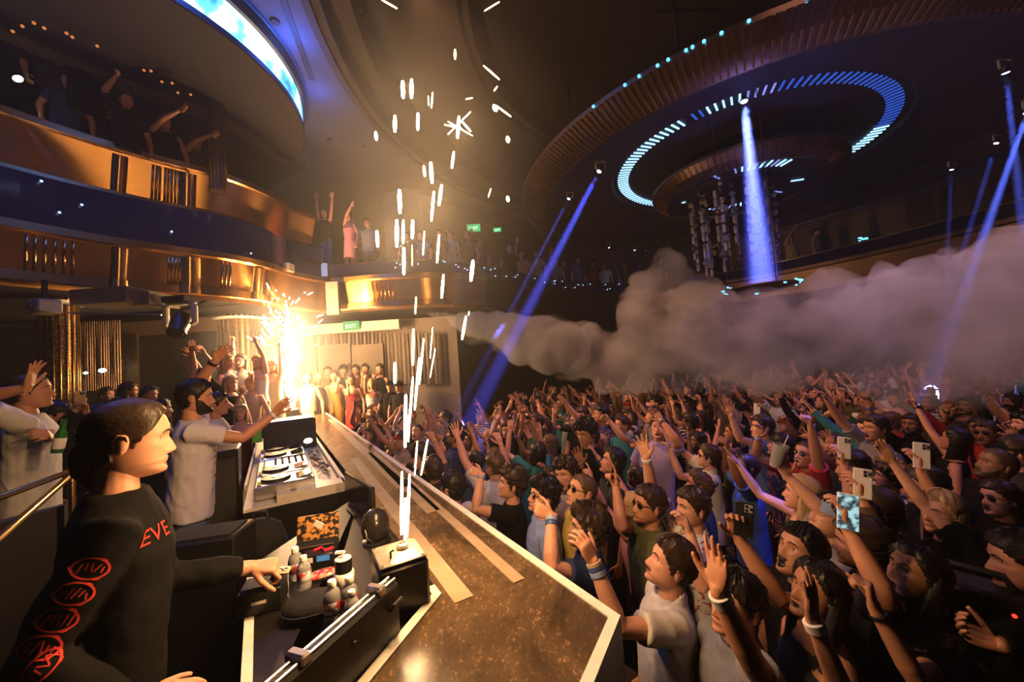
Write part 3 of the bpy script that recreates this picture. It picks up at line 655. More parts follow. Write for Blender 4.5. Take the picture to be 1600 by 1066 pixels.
# beaded column on the upper balcony
def bead_column(px, Y, z0, z1, r, label, material, ringm, rows=14, lamp=False):
    p, a = P(px, 400, Y), 0
    e = empty('column', (p.x, p.y, z0), 0); e['kind'] = 'structure'
    m_ = MB(); m_.lathe([(r, 0), (r, z1-z0)], 28); m_.build('shaft', material, e, angle=40)
    for i in range(rows):
        m_ = None
    ring_me = MB().tube([(0, 0, 0), (0, 0, z1-z0)], r*.06+.006, 6).mesh('flute', ringm)
    for i in range(rows):
        o = bpy.data.objects.new('flute', ring_me); COL.objects.link(o); o.parent = e; o.location = (r*math.cos(6.2832*i/rows), r*math.sin(6.2832*i/rows), 0)
    if lamp:
        m_ = MB(); m_.lathe([(r+.02, z1-z0-.10), (r+.11, z1-z0-.09), (r+.12, z1-z0-.05), (r+.03, z1-z0-.04)], 32); m_.build('collar', M_white, e)
    return e
M_mosaic = mat('gold_mosaic', (.34, .20, .075), .30, .9, noise=(45, (.07, .04, .02), 3, .08), bump=(60, .8, .01)); M_flute = mat('flute_bronze', (.30, .18, .07), .25, .95)
bead_column(345, 6.6, CAMZ+3.3, CAMZ+5, .12, '', M_bronzed, M_flute, 14)
bead_column(371, 8.9, 0, b0, .43, '', M_mosaic, M_flute, 26, True)
bead_column(92, 6.0, 0, b0, .20, '', M_mosaic, M_flute, 18, True)
mb = MB(); wallstrip(mb, BAL[74:], [(3.0, b0+.3), (3.0, HC), (3.2, HC), (3.2, b0+.3)]); struct(mb, 'wall_balcony', M_wallb)
# ---- low walls and openings under the balcony at the left and at the back
mb = MB(); a_, b_ = P(-60, 560, 9.0), P(345, 560, 9.0); mb.box((-9.6, 9.3, 1.5), (7.5, .2, 3.5), R(8)); wl = struct(mb, 'wall_under_balcony', M_dark)
def panel(parent, name, px0, px1, py0, py1, Y, m, t=.05):
    a, b = P(px0, (py0+py1)/2, Y), P(px1, (py0+py1)/2, Y); z0, z1 = P((px0+px1)/2, py1, Y).z, P((px0+px1)/2, py0, Y).z
    q = MB(); q.box(((a.x+b.x)/2, Y, (z0+z1)/2), (abs(b.x-a.x), t, z1-z0)); return q.build(name, m, parent)
panel(wl, 'mosaic_panel', 188, 216, 522, 610, 8.4, M_mosaic)
panel(wl, 'brown_panel', 122, 340, 502, 524, 8.5, M_wallb)
bc = empty('bead_curtain', P(158, 610, 8.3), 0, 'dark bead curtain hanging between the mosaic panel and brass column', 'curtain')
for i in range(18):
    q = MB(); x = -.42+i*.05; q.tube([(x, 0, .0), (x+.01*math.sin(i*2), .01*math.cos(i), .7), (x, 0, 1.50)], .012, 6); q.build('bead_strand', M_bronzed, bc)
for i, (px, py, r_) in enumerate(((134, 583, .03), (160, 579, .05))):
    q = MB(); c = P(px, py, 7.9); q.ball(c, (r_*1.4, r_, r_*.8), 12, 7); thing(q, 'wall_lamp', emis('cool_lamp', (.75, .9, 1), 14), ['small white lamp at the left edge of the bead curtain', 'larger white lamp in front of the bead curtain'][i], 'lamp')
# back wall under the far balcony
mb = MB(); mb.box((-4.5, 11.1, 1.1), (5.8, .2, 4.1), R(4)); bw = struct(mb, 'wall_back_inner', M_wall)
panel(bw, 'header_beam', 470, 626, 505, 520, 10.6, M_white, .3)
for i in range(34): panel(bw, 'wall_slat', 486+i*6, 489.5+i*6, 521, 600, 10.9, M_wallb if i % 2 else M_wall, .05)
d1 = panel(None, 'door_1', 500, 549, 538, 606, 10.8, M_wall, .06); d1['kind'] = 'structure'
d2 = panel(None, 'door_2', 551, 600, 538, 606, 10.8, M_wall, .06); d2['kind'] = 'structure'
for d_, x in ((d1, 545), (d2, 555)): panel(d_, 'door_handle', x-1, x+1, 568, 578, 10.7, M_bronze2, .04)
panel(bw, 'pilaster', 511, 530, 441, 492, 8.8, M_wall, .1); panel(bw, 'screen_panel', 492, 511, 412, 432, 8.85, emis('pale_screen', (.55, .62, 1), .55), .05)
panel(bw, 'ledge', 406, 456, 414, 426, 8.0, M_wall, .2)
# ---- runway, booth, floors
zc = .88
A = Pz(970, 965, zc); Bq = Pz(930, 1066, zc); C = Pz(510, 645, zc); F_ = Pz(690, 930, zc); G = Pz(580, 1066, zc); D = Pz(470, 645, zc)
B2 = A+(Bq-A)*3.0; G2 = F_+(G-F_)*2.3
# mottled polished stone top
m_run = bpy.data.materials.new('runway_top'); m_run.use_nodes = True; nt = m_run.node_tree; b_ = nt.nodes['Principled BSDF']; L_ = nt.links
tc = nt.nodes.new('ShaderNodeTexCoord'); mp = nt.nodes.new('ShaderNodeMapping'); mp.inputs['Rotation'].default_value = (0, 0, R(-32)); mp.inputs['Scale'].default_value = (1, .55, 1); L_.new(tc.outputs['Object'], mp.inputs['Vector'])
n1 = nt.nodes.new('ShaderNodeTexNoise'); n1.inputs['Scale'].default_value = 2.2; n1.inputs['Detail'].default_value = 9; n1.inputs['Roughness'].default_value = .72; n1.inputs['Distortion'].default_value = 1.2; L_.new(mp.outputs[0], n1.inputs['Vector'])
n2 = nt.nodes.new('ShaderNodeTexNoise'); n2.inputs['Scale'].default_value = 66; n2.inputs['Detail'].default_value = 5; n2.inputs['Roughness'].default_value = .7; n2.inputs['Distortion'].default_value = .8; L_.new(mp.outputs[0], n2.inputs['Vector'])
r1 = nt.nodes.new('ShaderNodeValToRGB'); r1.color_ramp.elements[0].position = .35; r1.color_ramp.elements[0].color = (.030, .020, .011, 1); r1.color_ramp.elements[1].position = .68; r1.color_ramp.elements[1].color = (.155, .10, .05, 1); L_.new(n1.outputs['Fac'], r1.inputs[0])
r2 = nt.nodes.new('ShaderNodeValToRGB'); r2.color_ramp.elements[0].position = .57; r2.color_ramp.elements[0].color = (0, 0, 0, 1); r2.color_ramp.elements[1].position = .66; r2.color_ramp.elements[1].color = (1, 1, 1, 1); L_.new(n2.outputs['Fac'], r2.inputs[0])
mx = nt.nodes.new('ShaderNodeMix'); mx.data_type = 'RGBA'; 
mk = nt.nodes.new('ShaderNodeMapRange'); mk.inputs[1].default_value = .42; mk.inputs[2].default_value = .60; L_.new(n1.outputs['Fac'], mk.inputs[0]); ml = nt.nodes.new('ShaderNodeMath'); ml.operation = 'MULTIPLY'; L_.new(mk.outputs[0], ml.inputs[0]); L_.new(r2.outputs[0], ml.inputs[1]); L_.new(ml.outputs[0], mx.inputs[0])
L_.new(r1.outputs[0], mx.inputs[6]); mx.inputs[7].default_value = (.50, .27, .11, 1); L_.new(mx.outputs[2], b_.inputs['Base Color'])
r3 = nt.nodes.new('ShaderNodeMapRange'); r3.inputs[3].default_value = .12; r3.inputs[4].default_value = .38; L_.new(n1.outputs['Fac'], r3.inputs[0]); L_.new(r3.outputs[0], b_.inputs['Roughness'])
poly = [B2, A, C, D, F_, G2]
mb = MB(); mb.prism([(p.x, p.y) for p in poly], -.9, zc); rw = struct(mb, 'runway', [m_run], label=None)
def strip(parent, name, p0, p1, w_, m, z=zc, t=.006, side=1):      # flat strip lying along p0-p1, to its left
    d = (p1-p0).normalized(); nn = Vector((-d.y, d.x, 0))*w_*side
    q = MB(); q.prism([(p.x, p.y) for p in ((p0, p1, p1+nn, p0+nn) if side > 0 else (p0, p0+nn, p1+nn, p1))], z, z+t); return q.build(name, m, parent, smooth=False)
ext = (A-C).normalized()
strip(rw, 'edge_strip', A, C, .034, M_white); strip(rw, 'edge_strip', B2, A, .034, M_white, t=.0075)
strip(rw, 'edge_strip', F_, G2, .034, M_white, side=-1, t=.0075); strip(rw, 'edge_strip', F_+(D-F_).normalized()*.075, F_, .03, M_white, side=-1)
M_tape = mat('tape', (.36, .27, .17), .55, noise=(8, (.28, .20, .12), 4))
def tape(x0, y0, x1, y1, w_): strip(rw, 'tape_strip', Pz(x0, y0, zc), Pz(x1, y1, zc), w_, M_tape, t=.003)
tape(740, 932, 560, 716, .075); tape(688, 797, 588, 706, .085); tape(820, 905, 640, 748, .05); tape(640, 760, 520, 655, .09)
mb = MB(); mb.box((-7.4, 6, -.46), (8.2, 21, .9)); struct(mb, 'floor_stage', M_floor)
# the black booth table between the runway and the people behind it
zt = .85
t0 = Pz(385, 915, zt); t1 = Pz(376, 1066, zt); tl = (t1-t0).normalized()
tN = t0-tl*.18; tS = t0+tl*1.3
mt = mat('table_black', (.007, .006, .005), .42, noise=(12, (.014, .011, .008), 6))
Bk = F_+(D-F_).normalized()*1.6
mb = MB(); mb.prism([(p.x, p.y) for p in (tS, G2, F_, Bk, tN)], zt-.06, zt); tb = struct(mb, 'booth_table', mt)
strip(tb, 'edge_strip', tS, tN, .03, M_white, zt, .004, side=-1)
mb = MB(); mb.prism([(p.x, p.y) for p in (tS+Vector((.03, 0, 0)), tN+Vector((.03, 0, 0)), tN+Vector((.07, 0, 0)), tS+Vector((.07, 0, 0)))][::-1], 0, zt-.06); mb.build('front_panel', M_dark, tb)
# ================================================================== great ring chandelier
CC = Vector((5.70, 8.97)); 
ch = empty('ring_chandelier', (CC.x, CC.y, CAMZ+3.6), 0, 'huge bronze ring chandelier with ribbed rim and blue lit inner ring', 'chandelier')
def ring_part(name, prof, m, n=96):          # prof: (radius, height above the rim)
    q = MB(); q.loft([circ_pts((0, 0), r, z, n) for r, z in prof], False, False); return q.build(name, m, ch, angle=25)
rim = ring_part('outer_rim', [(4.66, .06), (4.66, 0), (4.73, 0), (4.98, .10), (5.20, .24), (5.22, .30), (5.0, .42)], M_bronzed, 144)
prof = [(4.735, -.004), (4.985, .095), (5.205, .236)]
def rib_mesh(w0, hh, prof, name, m):
    q = MB(); rings = []
    for r, z in prof: rings.append([(r, -w0, z), (r, w0, z), (r+.3*hh, w0, z-hh), (r+.3*hh, -w0, z-hh)])
    q.loft(rings); return q.mesh(name, m, smooth=False)
rme = rib_mesh(.013, .018, prof, 'rib', M_flute)
for i in range(210):
    a = math.pi*.42+2*math.pi*.66*i/210
    o = bpy.data.objects.new('rib', rme); COL.objects.link(o); o.parent = rim; o.rotation_euler = (0, 0, a)
ring_part('inner_soffit', [(4.66, .06), (4.4, .35), (2.95, .70), (2.90, .80)], M_dark)
# ring of blue light bars
zr = .80
ring_part('light_ring_backing', [(2.90, zr), (2.42, zr+.02), (1.2, zr+.06)], M_dark)
led = [emis('bar_pale_blue', (.30, .62, 1), 2.6), emis('bar_blue', (.04, .16, 1), .6), emis('bar_violet', (.30, .34, 1), .9), mat('bar_off', (.02, .025, .05), .3)]
lme = []
for m in led:
    q = MB(); q.box((2.66, 0, zr-.012), (.26, .032, .02)); lme.append(q.mesh('light_bar', m, smooth=False))
lr = ch
for i in range(132):
    a = 2*math.pi*i/132; px, py = proj((CC.x+2.64*math.cos(a), CC.y+2.64*math.sin(a), CAMZ+3.6+zr))
    k = 3
    if px < 1078 and py > 190: k = 0
    elif 1100 < px < 1160 and py < 200: k = 0
    elif 1160 <= px < 1215 and py < 170: k = 2
    elif py < 185: k = 1
    elif px > 1295: k = 0 if py > 195 else 1
    o = bpy.data.objects.new('light_bar', lme[k]); COL.objects.link(o); o.parent = lr; o.rotation_euler = (0, 0, a)
# smaller ribbed ring hung lower inside
inner = ring_part('inner_ring', [(1.62, .02), (1.62, -.04), (1.68, -.06), (1.88, .04), (1.99, .20), (1.97, .28), (1.75, .34)], M_bronzed, 96)
rme2 = rib_mesh(.010, .016, [(1.69, -.058), (1.885, .038), (1.995, .198)], 'rib', M_flute)
for i in range(96):
    o = bpy.data.objects.new('rib', rme2); COL.objects.link(o); o.parent = inner; o.rotation_euler = (0, 0, 2*math.pi*i/96)
ring_part('inner_ring_soffit', [(1.62, .02), (1.3, .1), (.25, .12)], M_dark)
q = MB(); q.box((1.18, 0, .085), (.26, .03, .02)); bm1 = q.mesh('light_bar', led[0], smooth=False); q = MB(); q.box((1.18, 0, .085), (.26, .03, .02)); bm2 = q.mesh('light_bar', led[2], smooth=False)
for i in range(60):
    if 8 < i % 30 < 17 or i % 11 == 3:
        o = bpy.data.objects.new('light_bar', bm1 if i % 3 else bm2); COL.objects.link(o); o.parent = inner; o.rotation_euler = (0, 0, 2*math.pi*i/60)
# suspension tubes and tiny blue pin lamps on the rim
tme = MB().tube([(0, 0, 0), (0, 0, 1.9)], .03, 8).mesh('hanger', M_dark)
for i in range(10):
    a = 2*math.pi*(i+.35)/10; o = bpy.data.objects.new('hanger', tme); COL.objects.link(o); o.parent = ch; o.location = (4.2*math.cos(a), 4.2*math.sin(a), .35)
pin = MB().ball((0, 0, 0), .022, 8, 5).mesh('pin_lamp', emis('pin_blue', (.05, .35, 1), 7))
for px, py in [(952, 178), (992, 145), (1009, 129), (1037, 115), (1055, 111), (1077, 90), (1090, 95), (1104, 79), (1129, 64), (1169, 52), (1252, 25), (1280, 14), (1322, 10)]:
    p = Pz(px, py, CAMZ+3.6+.27); o = bpy.data.objects.new('pin_lamp', pin); COL.objects.link(o); o.parent = rim
    d = Vector((p.x-CC.x, p.y-CC.y)).normalized()*5.23; o.location = (d.x, d.y, .26)
# hanging column of discs and capsules in the middle
cc = empty('hanging_ornament', (CC.x-.25, CC.y+.1, CAMZ+1.75), 0, 'column of hanging discs and capsule beads under the ring chandelier', 'chandelier')
M_cap = mat('capsule_bead', (.45, .40, .38), .3, .3); M_disc = mat('disc_bead', (.30, .26, .27), .25, .6)
cap_me = MB().tube([(0, 0, -.06), (0, 0, .06)], .045, 8, True).mesh('bead', M_cap)
disc_me = MB().lathe([(.03, -.012), (.07, -.012), (.075, 0), (.07, .012), (.03, .012)], 12, Matrix.Rotation(R(90), 4, 'X')).mesh('disc', M_disc)
strand = MB().tube([(0, 0, .0), (0, 0, 2.0)], .006, 5).mesh('strand', M_dark)
rr = random.Random(3)
for i in range(22):
    a = 2*math.pi*i/22; rad = .62 if i % 2 else .86; x, y = rad*math.cos(a), rad*math.sin(a); drop = rr.uniform(0, .35)
    o = bpy.data.objects.new('strand', strand); COL.objects.link(o); o.parent = cc; o.location = (x, y, drop)
    z = drop
    while z < 1.86:
        c_ = rr.random() < .5; o = bpy.data.objects.new('bead' if c_ else 'disc', cap_me if c_ else disc_me); COL.objects.link(o); o.parent = cc
        o.location = (x, y, z+.07); o.rotation_euler = (0, 0, rr.uniform(0, 3.1)); z += rr.uniform(.17, .24)
q = MB(); q.lathe([(.1, 1.86), (.95, 1.88), (.95, 1.95), (.1, 1.97)], 32); q.build('top_plate', M_dark, cc)
# ================================================================== booth equipment
M_gear = mat('gear_black', (.009, .009, .010), .35, bump=(60, .15, .003)); M_silver = mat('silver', (.70, .66, .58), .28, .9); M_cream = mat('console_top', (.72, .66, .55), .4, noise=(25, (.60, .53, .42), 4))
M_chrome = mat('chrome', (.62, .58, .52), .28, 1.0); M_rubber = mat('rubber', (.010, .010, .010), .6); M_cloth_b = mat('black_cloth', (.007, .0065, .007), .9, bump=(30, .5, .01))
E1 = Pz(540, 755, .88); U = -NDIR; V = SDIR; aV = math.atan2(V.y, V.x)
def dk(u, v, z=0): return E1+U*u+V*v+Vector((0, 0, z-E1.z))       # console coordinates: u away from the crowd, v along the runway
AX = Matrix(((-NDIR.x, SDIR.x, 0), (-NDIR.y, SDIR.y, 0), (0, 0, 1))) if False else Matrix(((NDIR.x, SDIR.x, 0), (NDIR.y, SDIR.y, 0), (0, 0, 1)))
rz = R(32)
con = empty('dj_console', dk(.33, 1.8, 0), rz, 'long black console with cream top holding the players and mixer', 'console')
q = MB(); q.box((0, 0, .41), (.66, 3.6, .82)); q.build('case', M_gear, con, smooth=False)
q = MB(); q.box((0, 0, .83), (.66, 3.6, .02)); q.build('top', M_cream, con, smooth=False)
q = MB(); q.box((.33, 0, .86), (.03, 3.6, .06)); q.build('rim', M_cream, con, smooth=False)
q = MB(); q.box((.10, -1.72, .865), (.46, .16, .05)); q.build('front_ledge', M_cream, con, smooth=False)
q = MB(); q.box((-.02, -1.72, .892), (.04, .05, .006)); q.build('sticker', M_tape, con, smooth=False)
q = MB(); q.box((-.34, .2, .86), (.02, 3.0, .07)); q.build('rim', M_cream, con, smooth=False)
def player(u, v, lab):
    e = empty('media_player', dk(u, v, .84), rz, lab, 'media player', 'players on the console')
    q = MB(); q.box((0, 0, .055), (.40, .32, .10), bev=.01); q.build('body', M_silver, e)
    q = MB(); q.lathe([(.10, .105), (.102, .118), (.096, .126), (.03, .128)], 28, Matrix.Translation((-.06, 0, 0))); j = q.build('jog_wheel', M_gear, e)
    q = MB(); q.lathe([(.035, .128), (.034, .132)], 18, Matrix.Translation((-.06, 0, 0))); q.build('jog_display', M_chrome, j)
    q = MB(); q.box((.13, 0, .112), (.11, .20, .012), rot=Matrix.Rotation(R(-12), 3, 'Y')); q.build('screen', M_glass, e, smooth=False)
    for k in range(3):
        q = MB(); q.lathe([(.014, .104), (.014, .112)], 10, Matrix.Translation((-.17, -.12+.05*k, 0))); q.build('button', mat('button_%d' % k, ((.05, .05, .05), (.05, .4, .1), (.6, .3, .05))[k], .3), e)
    q = MB(); q.box((-.10, .135, .108), (.12, .012, .012)); q.build('pitch_fader', M_gear, e, smooth=False)
for i, v in enumerate((.30, .66, 1.38, 1.72)): player(.40, v, ['media player nearest the camera on the console', 'media player just in front of the mixer', 'media player just behind the mixer', 'media player farthest down the console beside the speaker'][i])
mx = empty('dj_mixer', dk(.40, 1.02, .84), rz, 'silver mixer with black knobs and faders between the players', 'mixer')
q = MB(); q.box((0, 0, .05), (.40, .34, .09), bev=.008); q.build('body', M_silver, mx)
kn = MB().lathe([(.011, 0), (.009, .022), (.004, .024)], 8).mesh('knob', M_gear)
for a in range(4):
    for b in range(5):
        o = bpy.data.objects.new('knob', kn); COL.objects.link(o); o.parent = mx; o.location = (.16-.055*b, -.12+.08*a, .094)
    q = MB(); q.box((-.15, -.12+.08*a, .103), (.012, .03, .022)); q.build('fader', M_gear, mx, smooth=False)
# monitor speaker at the far end
sp = empty('monitor_speaker', dk(.30, 2.35, .84), rz, 'black box monitor speaker at the far end of the console', 'speaker')
q = MB(); q.box((0, 0, .18), (.56, .42, .36), bev=.012); q.build('cabinet', M_gear, sp); q = MB(); q.box((0, -.215, .18), (.50, .012, .31)); q.build('grille', mat('grille', (.03, .027, .024), .6, bump=(220, .8, .004)), sp, smooth=False)
q = MB(); q.box((0, 0, .365), (.52, .38, .008)); q.build('top_plate', M_cream, sp, smooth=False)  # cream lid stands in for light falling on the cabinet top
# desk lamp and cables beside the players
lm = empty('desk_lamp', dk(.10, 1.75, .84), rz, 'small bright white lamp among the cables on the console', 'lamp')
q = MB(); q.tube([(0, 0, 0), (0, 0, .10), (-.03, -.02, .14)], .006, 6); q.build('stem', M_gear, lm); q = MB(); q.ball((-.04, -.03, .15), (.045, .03, .028), 12, 7); q.build('lamp_head', emis('lamp_white', (1, .93, .72), 16), lm)
for i in range(9):
    q = MB(); rr = random.Random(20+i); v = .55+i*.14; pts = [dk(.05+rr.uniform(0, .05), v, .85)]
    for k in range(6): pts.append(dk(.06+rr.uniform(-.02, .10), v+rr.uniform(-.12, .2), .855+rr.uniform(.005, .05)))
    q.tube(spline(pts, 4), .006, 5)
    thing(q, 'cable', mat(('cable_white', 'cable_black', 'cable_orange')[i % 3], ((.6, .55, .45), (.02, .02, .02), (.55, .18, .05))[i % 3], .5), ['pale', 'black', 'orange'][i % 3]+' cable coiled on the console '+['at the camera end', 'beside the second player', 'beside the mixer front', 'beside the mixer', 'beside the mixer rear', 'beside the third player', 'near the desk lamp', 'left of the desk lamp', 'in front of the speaker'][i], 'cable')
# green packet at the far left edge of the console
q = MB(); q.box(P(402, 683, 4.6), (.10, .06, .13), rz, bev=.01); thing(q, 'green_packet', mat('green_pack', (.12, .5, .08), .4), 'small green packet at the left edge of the console', 'packet')
# upright flat monitor beside the console
pa, pb = P(541, 734, 2.72), P(582, 762, 2.30); d = (pb-pa); d.z = 0; L0 = d.length; an = math.atan2(d.y, d.x)
mo = empty('flat_monitor', ((pa.x+pb.x)/2, (pa.y+pb.y)/2, zt), an, 'thin black monitor standing upright beside the console', 'monitor')
q = MB(); q.box((0, 0, .11), (L0, .03, .20), bev=.006); q.build('housing', M_gear, mo); q = MB(); q.box((0, -.017, .112), (L0*.92, .004, .175)); q.build('screen', mat('screen_off', (.012, .013, .018), .15, bump=(40, .1, .002)), mo, smooth=False); q = MB(); q.box((0, 0, .006), (.16, .12, .012)); q.build('foot', M_gear, mo, smooth=False)
# black dome on a small stand
c = Pz(588, 846, zt)
dm = empty('dome_cover', c, 0, 'shiny black rounded dome standing behind the spark machine', 'dome')
q = MB(); q.lathe([(.045, .02), (.066, .035), (.072, .07), (.069, .11), (.052, .145), (.028, .163), (.006, .168)], 24); q.build('shell', mat('gloss_black', (.016, .013, .011), .22), dm); q = MB(); q.lathe([(.07, 0), (.072, .008), (.045, .022)], 20); q.build('base', M_gear, dm)
for s_ in (-1, 1): q = MB(); q.tube([(.0, s_*.05, .02), (-.02, s_*.075, .05), (-.03, s_*.06, .085)], .006, 6); q.build('bracket', M_chrome, dm)
# spark machines
def spark_machine(c, rz_, w_, d_, h_, lab, top=True):
    e = empty('spark_machine', c, rz_, lab, 'spark machine', 'spark machines')
    q = MB(); q.box((0, 0, h_/2), (w_, d_, h_), bev=.016); q.build('housing', M_gear, e)
    q = MB(); q.box((0, 0, h_+.003), (w_*.94, d_*.94, .008), bev=.003); q.build('top_plate', mat('brushed_top', (.42, .38, .31), .32, .8, noise=(30, (.30, .26, .20), 5)), e)
    q = MB(); q.lathe([(.022, h_+.006), (.022, h_+.022), (.012, h_+.024), (.010, h_+.010)], 16, Matrix.Translation((w_*.12, d_*.12, 0))); q.build('nozzle', M_chrome, e)
    for sx in (-1, 1):
        for sy in (-1, 1): q = MB(); q.lathe([(.006, h_+.006), (.006, h_+.010)], 8, Matrix.Translation((sx*w_*.40, sy*d_*.40, 0))); q.build('screw', M_chrome, e)
    q = MB(); q.tube([(-w_*.2, -d_*.2, h_+.006), (-w_*.2, -d_*.2, h_+.03), (-w_*.2+.012, -d_*.2, h_+.034)], .004, 6); q.build('switch', M_gear, e)
    return e
ca, cb_, cd = Pz(603, 892, 1.05), Pz(672, 870, 1.05), Pz(576, 860, 1.05)
e1 = (cb_-ca); e2 = (cd-ca); cm_ = ca+e1/2+e2/2; SM = Vector((cm_.x, cm_.y, zt))
spark_machine(SM, math.atan2(e1.y, e1.x), e1.length+.02, e2.length*.95, .20, 'black spark machine with silver top on the booth table, throwing the nearest fountain')
SM2 = Pz(456, 655, zc); spark_machine(SM2, rz, .27, .27, .2, 'small black spark machine at the far end of the runway')
# water bottles
M_pet = mat('clear_plastic', (.9, .92, .95), .08, spec=.6, trans=.75, ior=1.12); M_cap_w = mat('cap_white', (.85, .82, .78), .4); M_lab = mat('bottle_label', (.75, .74, .78), .4, noise=(30, (.45, .05, .06), 2, .03))
def bottle(px, py, s, lab, z=zt):
    e = empty('water_bottle', Pz(px, py, z), rnd.uniform(0, 6), lab, 'bottle', 'water bottles on the booth table')
    q = MB(); q.lathe([(.004, .004), (.026, .0), (.030, .006), (.030, .03), (.028, .036), (.030, .042), (.030, .09), (.024, .112), (.012, .124), (.012, .13)], 16, Matrix.Scale(s, 4)); q.build('body', M_pet, e)
    q = MB(); q.lathe([(.0305, .045), (.031, .046), (.031, .082), (.0305, .083)], 16, Matrix.Scale(s, 4), cap=False); q.build('label', M_lab, e)
    q = MB(); q.lathe([(.0145, .126), (.015, .128), (.015, .145), (.013, .148)], 14, Matrix.Scale(s, 4)); q.build('cap', M_cap_w, e)
bottle(463, 908, .98, 'water bottle farthest back, half hidden behind the next one'); bottle(476, 920, .92, 'water bottle standing in front of the red snack packet')
bottle(521, 974, 1.02, 'full water bottle in front of the black case, label turned forward'); bottle(548, 966, 1.0, 'water bottle just behind the flight case rail'); bottle(552, 984, .9, 'shorter water bottle tucked against the flight case', )
# pump jar
e = empty('pump_jar', Pz(538, 912, zt), 0, 'white and black jar with a white pump lid', 'jar')
q = MB(); q.lathe([(.036, 0), (.04, .005), (.042, .045), (.037, .052)], 24); q.build('base', mat('ivory', (.78, .74, .66), .35), e); q = MB(); q.lathe([(.034, .052), (.034, .095), (.036, .098), (.036, .104)], 24); q.build('collar', M_gear, e)
q = MB(); q.lathe([(.033, .1045), (.032, .107)], 24); q.build('lid', M_cap_w, e); q = MB(); q.tube([(0, 0, .106), (0, 0, .128), (-.03, 0, .130)], [.007, .006, .005], 8); q.box((-.012, 0, .131), (.04, .016, .008)); q.build('pump', M_cap_w, e)
# snack packet, box with blue display, leopard pouch, card box
q = MB(); c = Pz(505, 902, zt)
q.loft([[Vector((c.x, c.y, zt))+Vector((x*math.cos(.5)-y*math.sin(.5), x*math.sin(.5)+y*math.cos(.5), z)) for x, y in ell(12, rx, ry, .7)] for z, rx, ry in ((.002, .055, .032), (.014, .06, .036), (.024, .052, .03), (.03, .03, .012))]); thing(q, 'snack_packet', mat('snack_red', (.5, .05, .04), .3, noise=(45, (.65, .5, .38), 3, .06)), 'crumpled red and white snack packet between the bottle and jar', 'packet')
e = empty('control_box', Pz(500, 882, zt), R(12), 'black control box with a small blue display and white tag', 'control box')
q = MB(); q.box((0, 0, .03), (.14, .07, .06), bev=.005); q.build('body', M_gear, e); q = MB(); q.box((.025, -.037, .042), (.055, .004, .024)); q.build('display', emis('display_blue', (.10, .35, .6), .7), e, smooth=False); q = MB(); q.box((-.04, -.037, .04), (.04, .003, .022)); q.build('tag', M_white, e, smooth=False)
e = empty('leopard_pouch', Pz(497, 858, zt), R(14), 'leopard print pouch standing open beside the console', 'pouch')
M_leo = mat('leopard', (.55, .26, .07), .6, noise=(42, (.012, .008, .006), 1, .05))
q = MB(); q.box((0, .02, .09), (.20, .018, .15), bev=.006, rot=Matrix.Rotation(R(-14), 3, 'X')); q.build('flap', M_leo, e); q = MB(); q.box((0, -.03, .025), (.20, .08, .05), bev=.008); q.build('body', M_cloth_b, e); q = MB(); q.tube([(-.09, -.072, .045), (.09, -.072, .045)], .004, 6); q.build('zip', M_chrome, e)
q = MB(); c = Pz(503, 862, zt+.055); q.tube([c+Vector((-.035, 0, .008)), c+Vector((-.01, .015, .012)), c+Vector((.02, -.01, .008)), c+Vector((.045, .012, .010))], .007, 6, True); thing(q, 'red_lanyard', mat('lanyard', (.5, .02, .03), .5), 'red lanyard lying on the leopard pouch', 'lanyard')
q = MB(); c = Pz(498, 820, zt+.165); q.box(c, (.045, .004, .03), rot=Matrix.Rotation(R(30), 3, 'Y')); thing(q, 'paper_slip', M_cap_w, 'white paper slip poking out behind the leopard pouch', 'paper', smooth=False)
# rounded headphone case, black box under the hand
e = empty('headphone_case', Pz(490, 958, zt), R(20), 'black oval zip case lying behind the water bottles', 'case')
q = MB(); q.loft([[(x, y, z) for x, y in ell(22, rx, ry, .9)] for z, rx, ry in ((0, .085, .06), (.012, .10, .073), (.03, .104, .076), (.05, .095, .068), (.064, .07, .05), (.068, .03, .02))]); q.build('shell', M_cloth_b, e); q = MB(); q.loft([[(x, y, z) for x, y in ell(22, rx, ry, .9)] for z, rx, ry in ((.027, .104, .076), (.028, .107, .079), (.032, .107, .079), (.033, .104, .076))]); q.build('zip', M_rubber, e)
e = empty('black_box', Pz(412, 948, zt), R(20), 'black accessory box under the hand of the person in black', 'box')
q = MB(); q.box((0, 0, .045), (.15, .12, .09), bev=.006); q.build('body', M_gear, e); q = MB(); q.box((0, -.062, .05), (.05, .006, .012)); q.build('latch', M_chrome, e, smooth=False); q = MB(); q.box((0, 0, .093), (.13, .10, .012), bev=.004); q.build('tray', M_rubber, e)
# flight case standing on edge in front
ca, cb_ = Pz(618, 1000, zt), Pz(445, 1050, zt+.2); cb_ = Vector((cb_.x, cb_.y, zt)); d = cb_-ca; d = d*(1.35); L0 = d.length; an = math.atan2(-d.y, -d.x)
fc = empty('flight_case', (ca.x+d.x/2, ca.y+d.y/2, zt), an, 'black hard case standing on edge with chrome rail and handle', 'case')
q = MB(); q.box((0, 0, .10), (L0, .055, .20), bev=.012); q.build('shell', M_gear, fc)
for x0, x1 in ((-.5, -.20), (-.13, .31), (.41, .49)):
    for y in (-.012, .012): q = MB(); q.tube([(L0*x0, y, .201), (L0*x1, y, .201)], .0055, 8, True); q.build('edge_rail', M_chrome, fc)
for x in (-.165, .36):
    q = MB(); q.box((L0*x, .005, .203), (.030, .062, .03), bev=.006); q.build('latch', M_chrome, fc)
q = MB(); q.tube([(L0*.40, -.03, .13), (L0*.40, -.045, .15), (L0*.47, -.045, .15), (L0*.47, -.03, .13)], .006, 8); q.build('handle', M_rubber, fc)
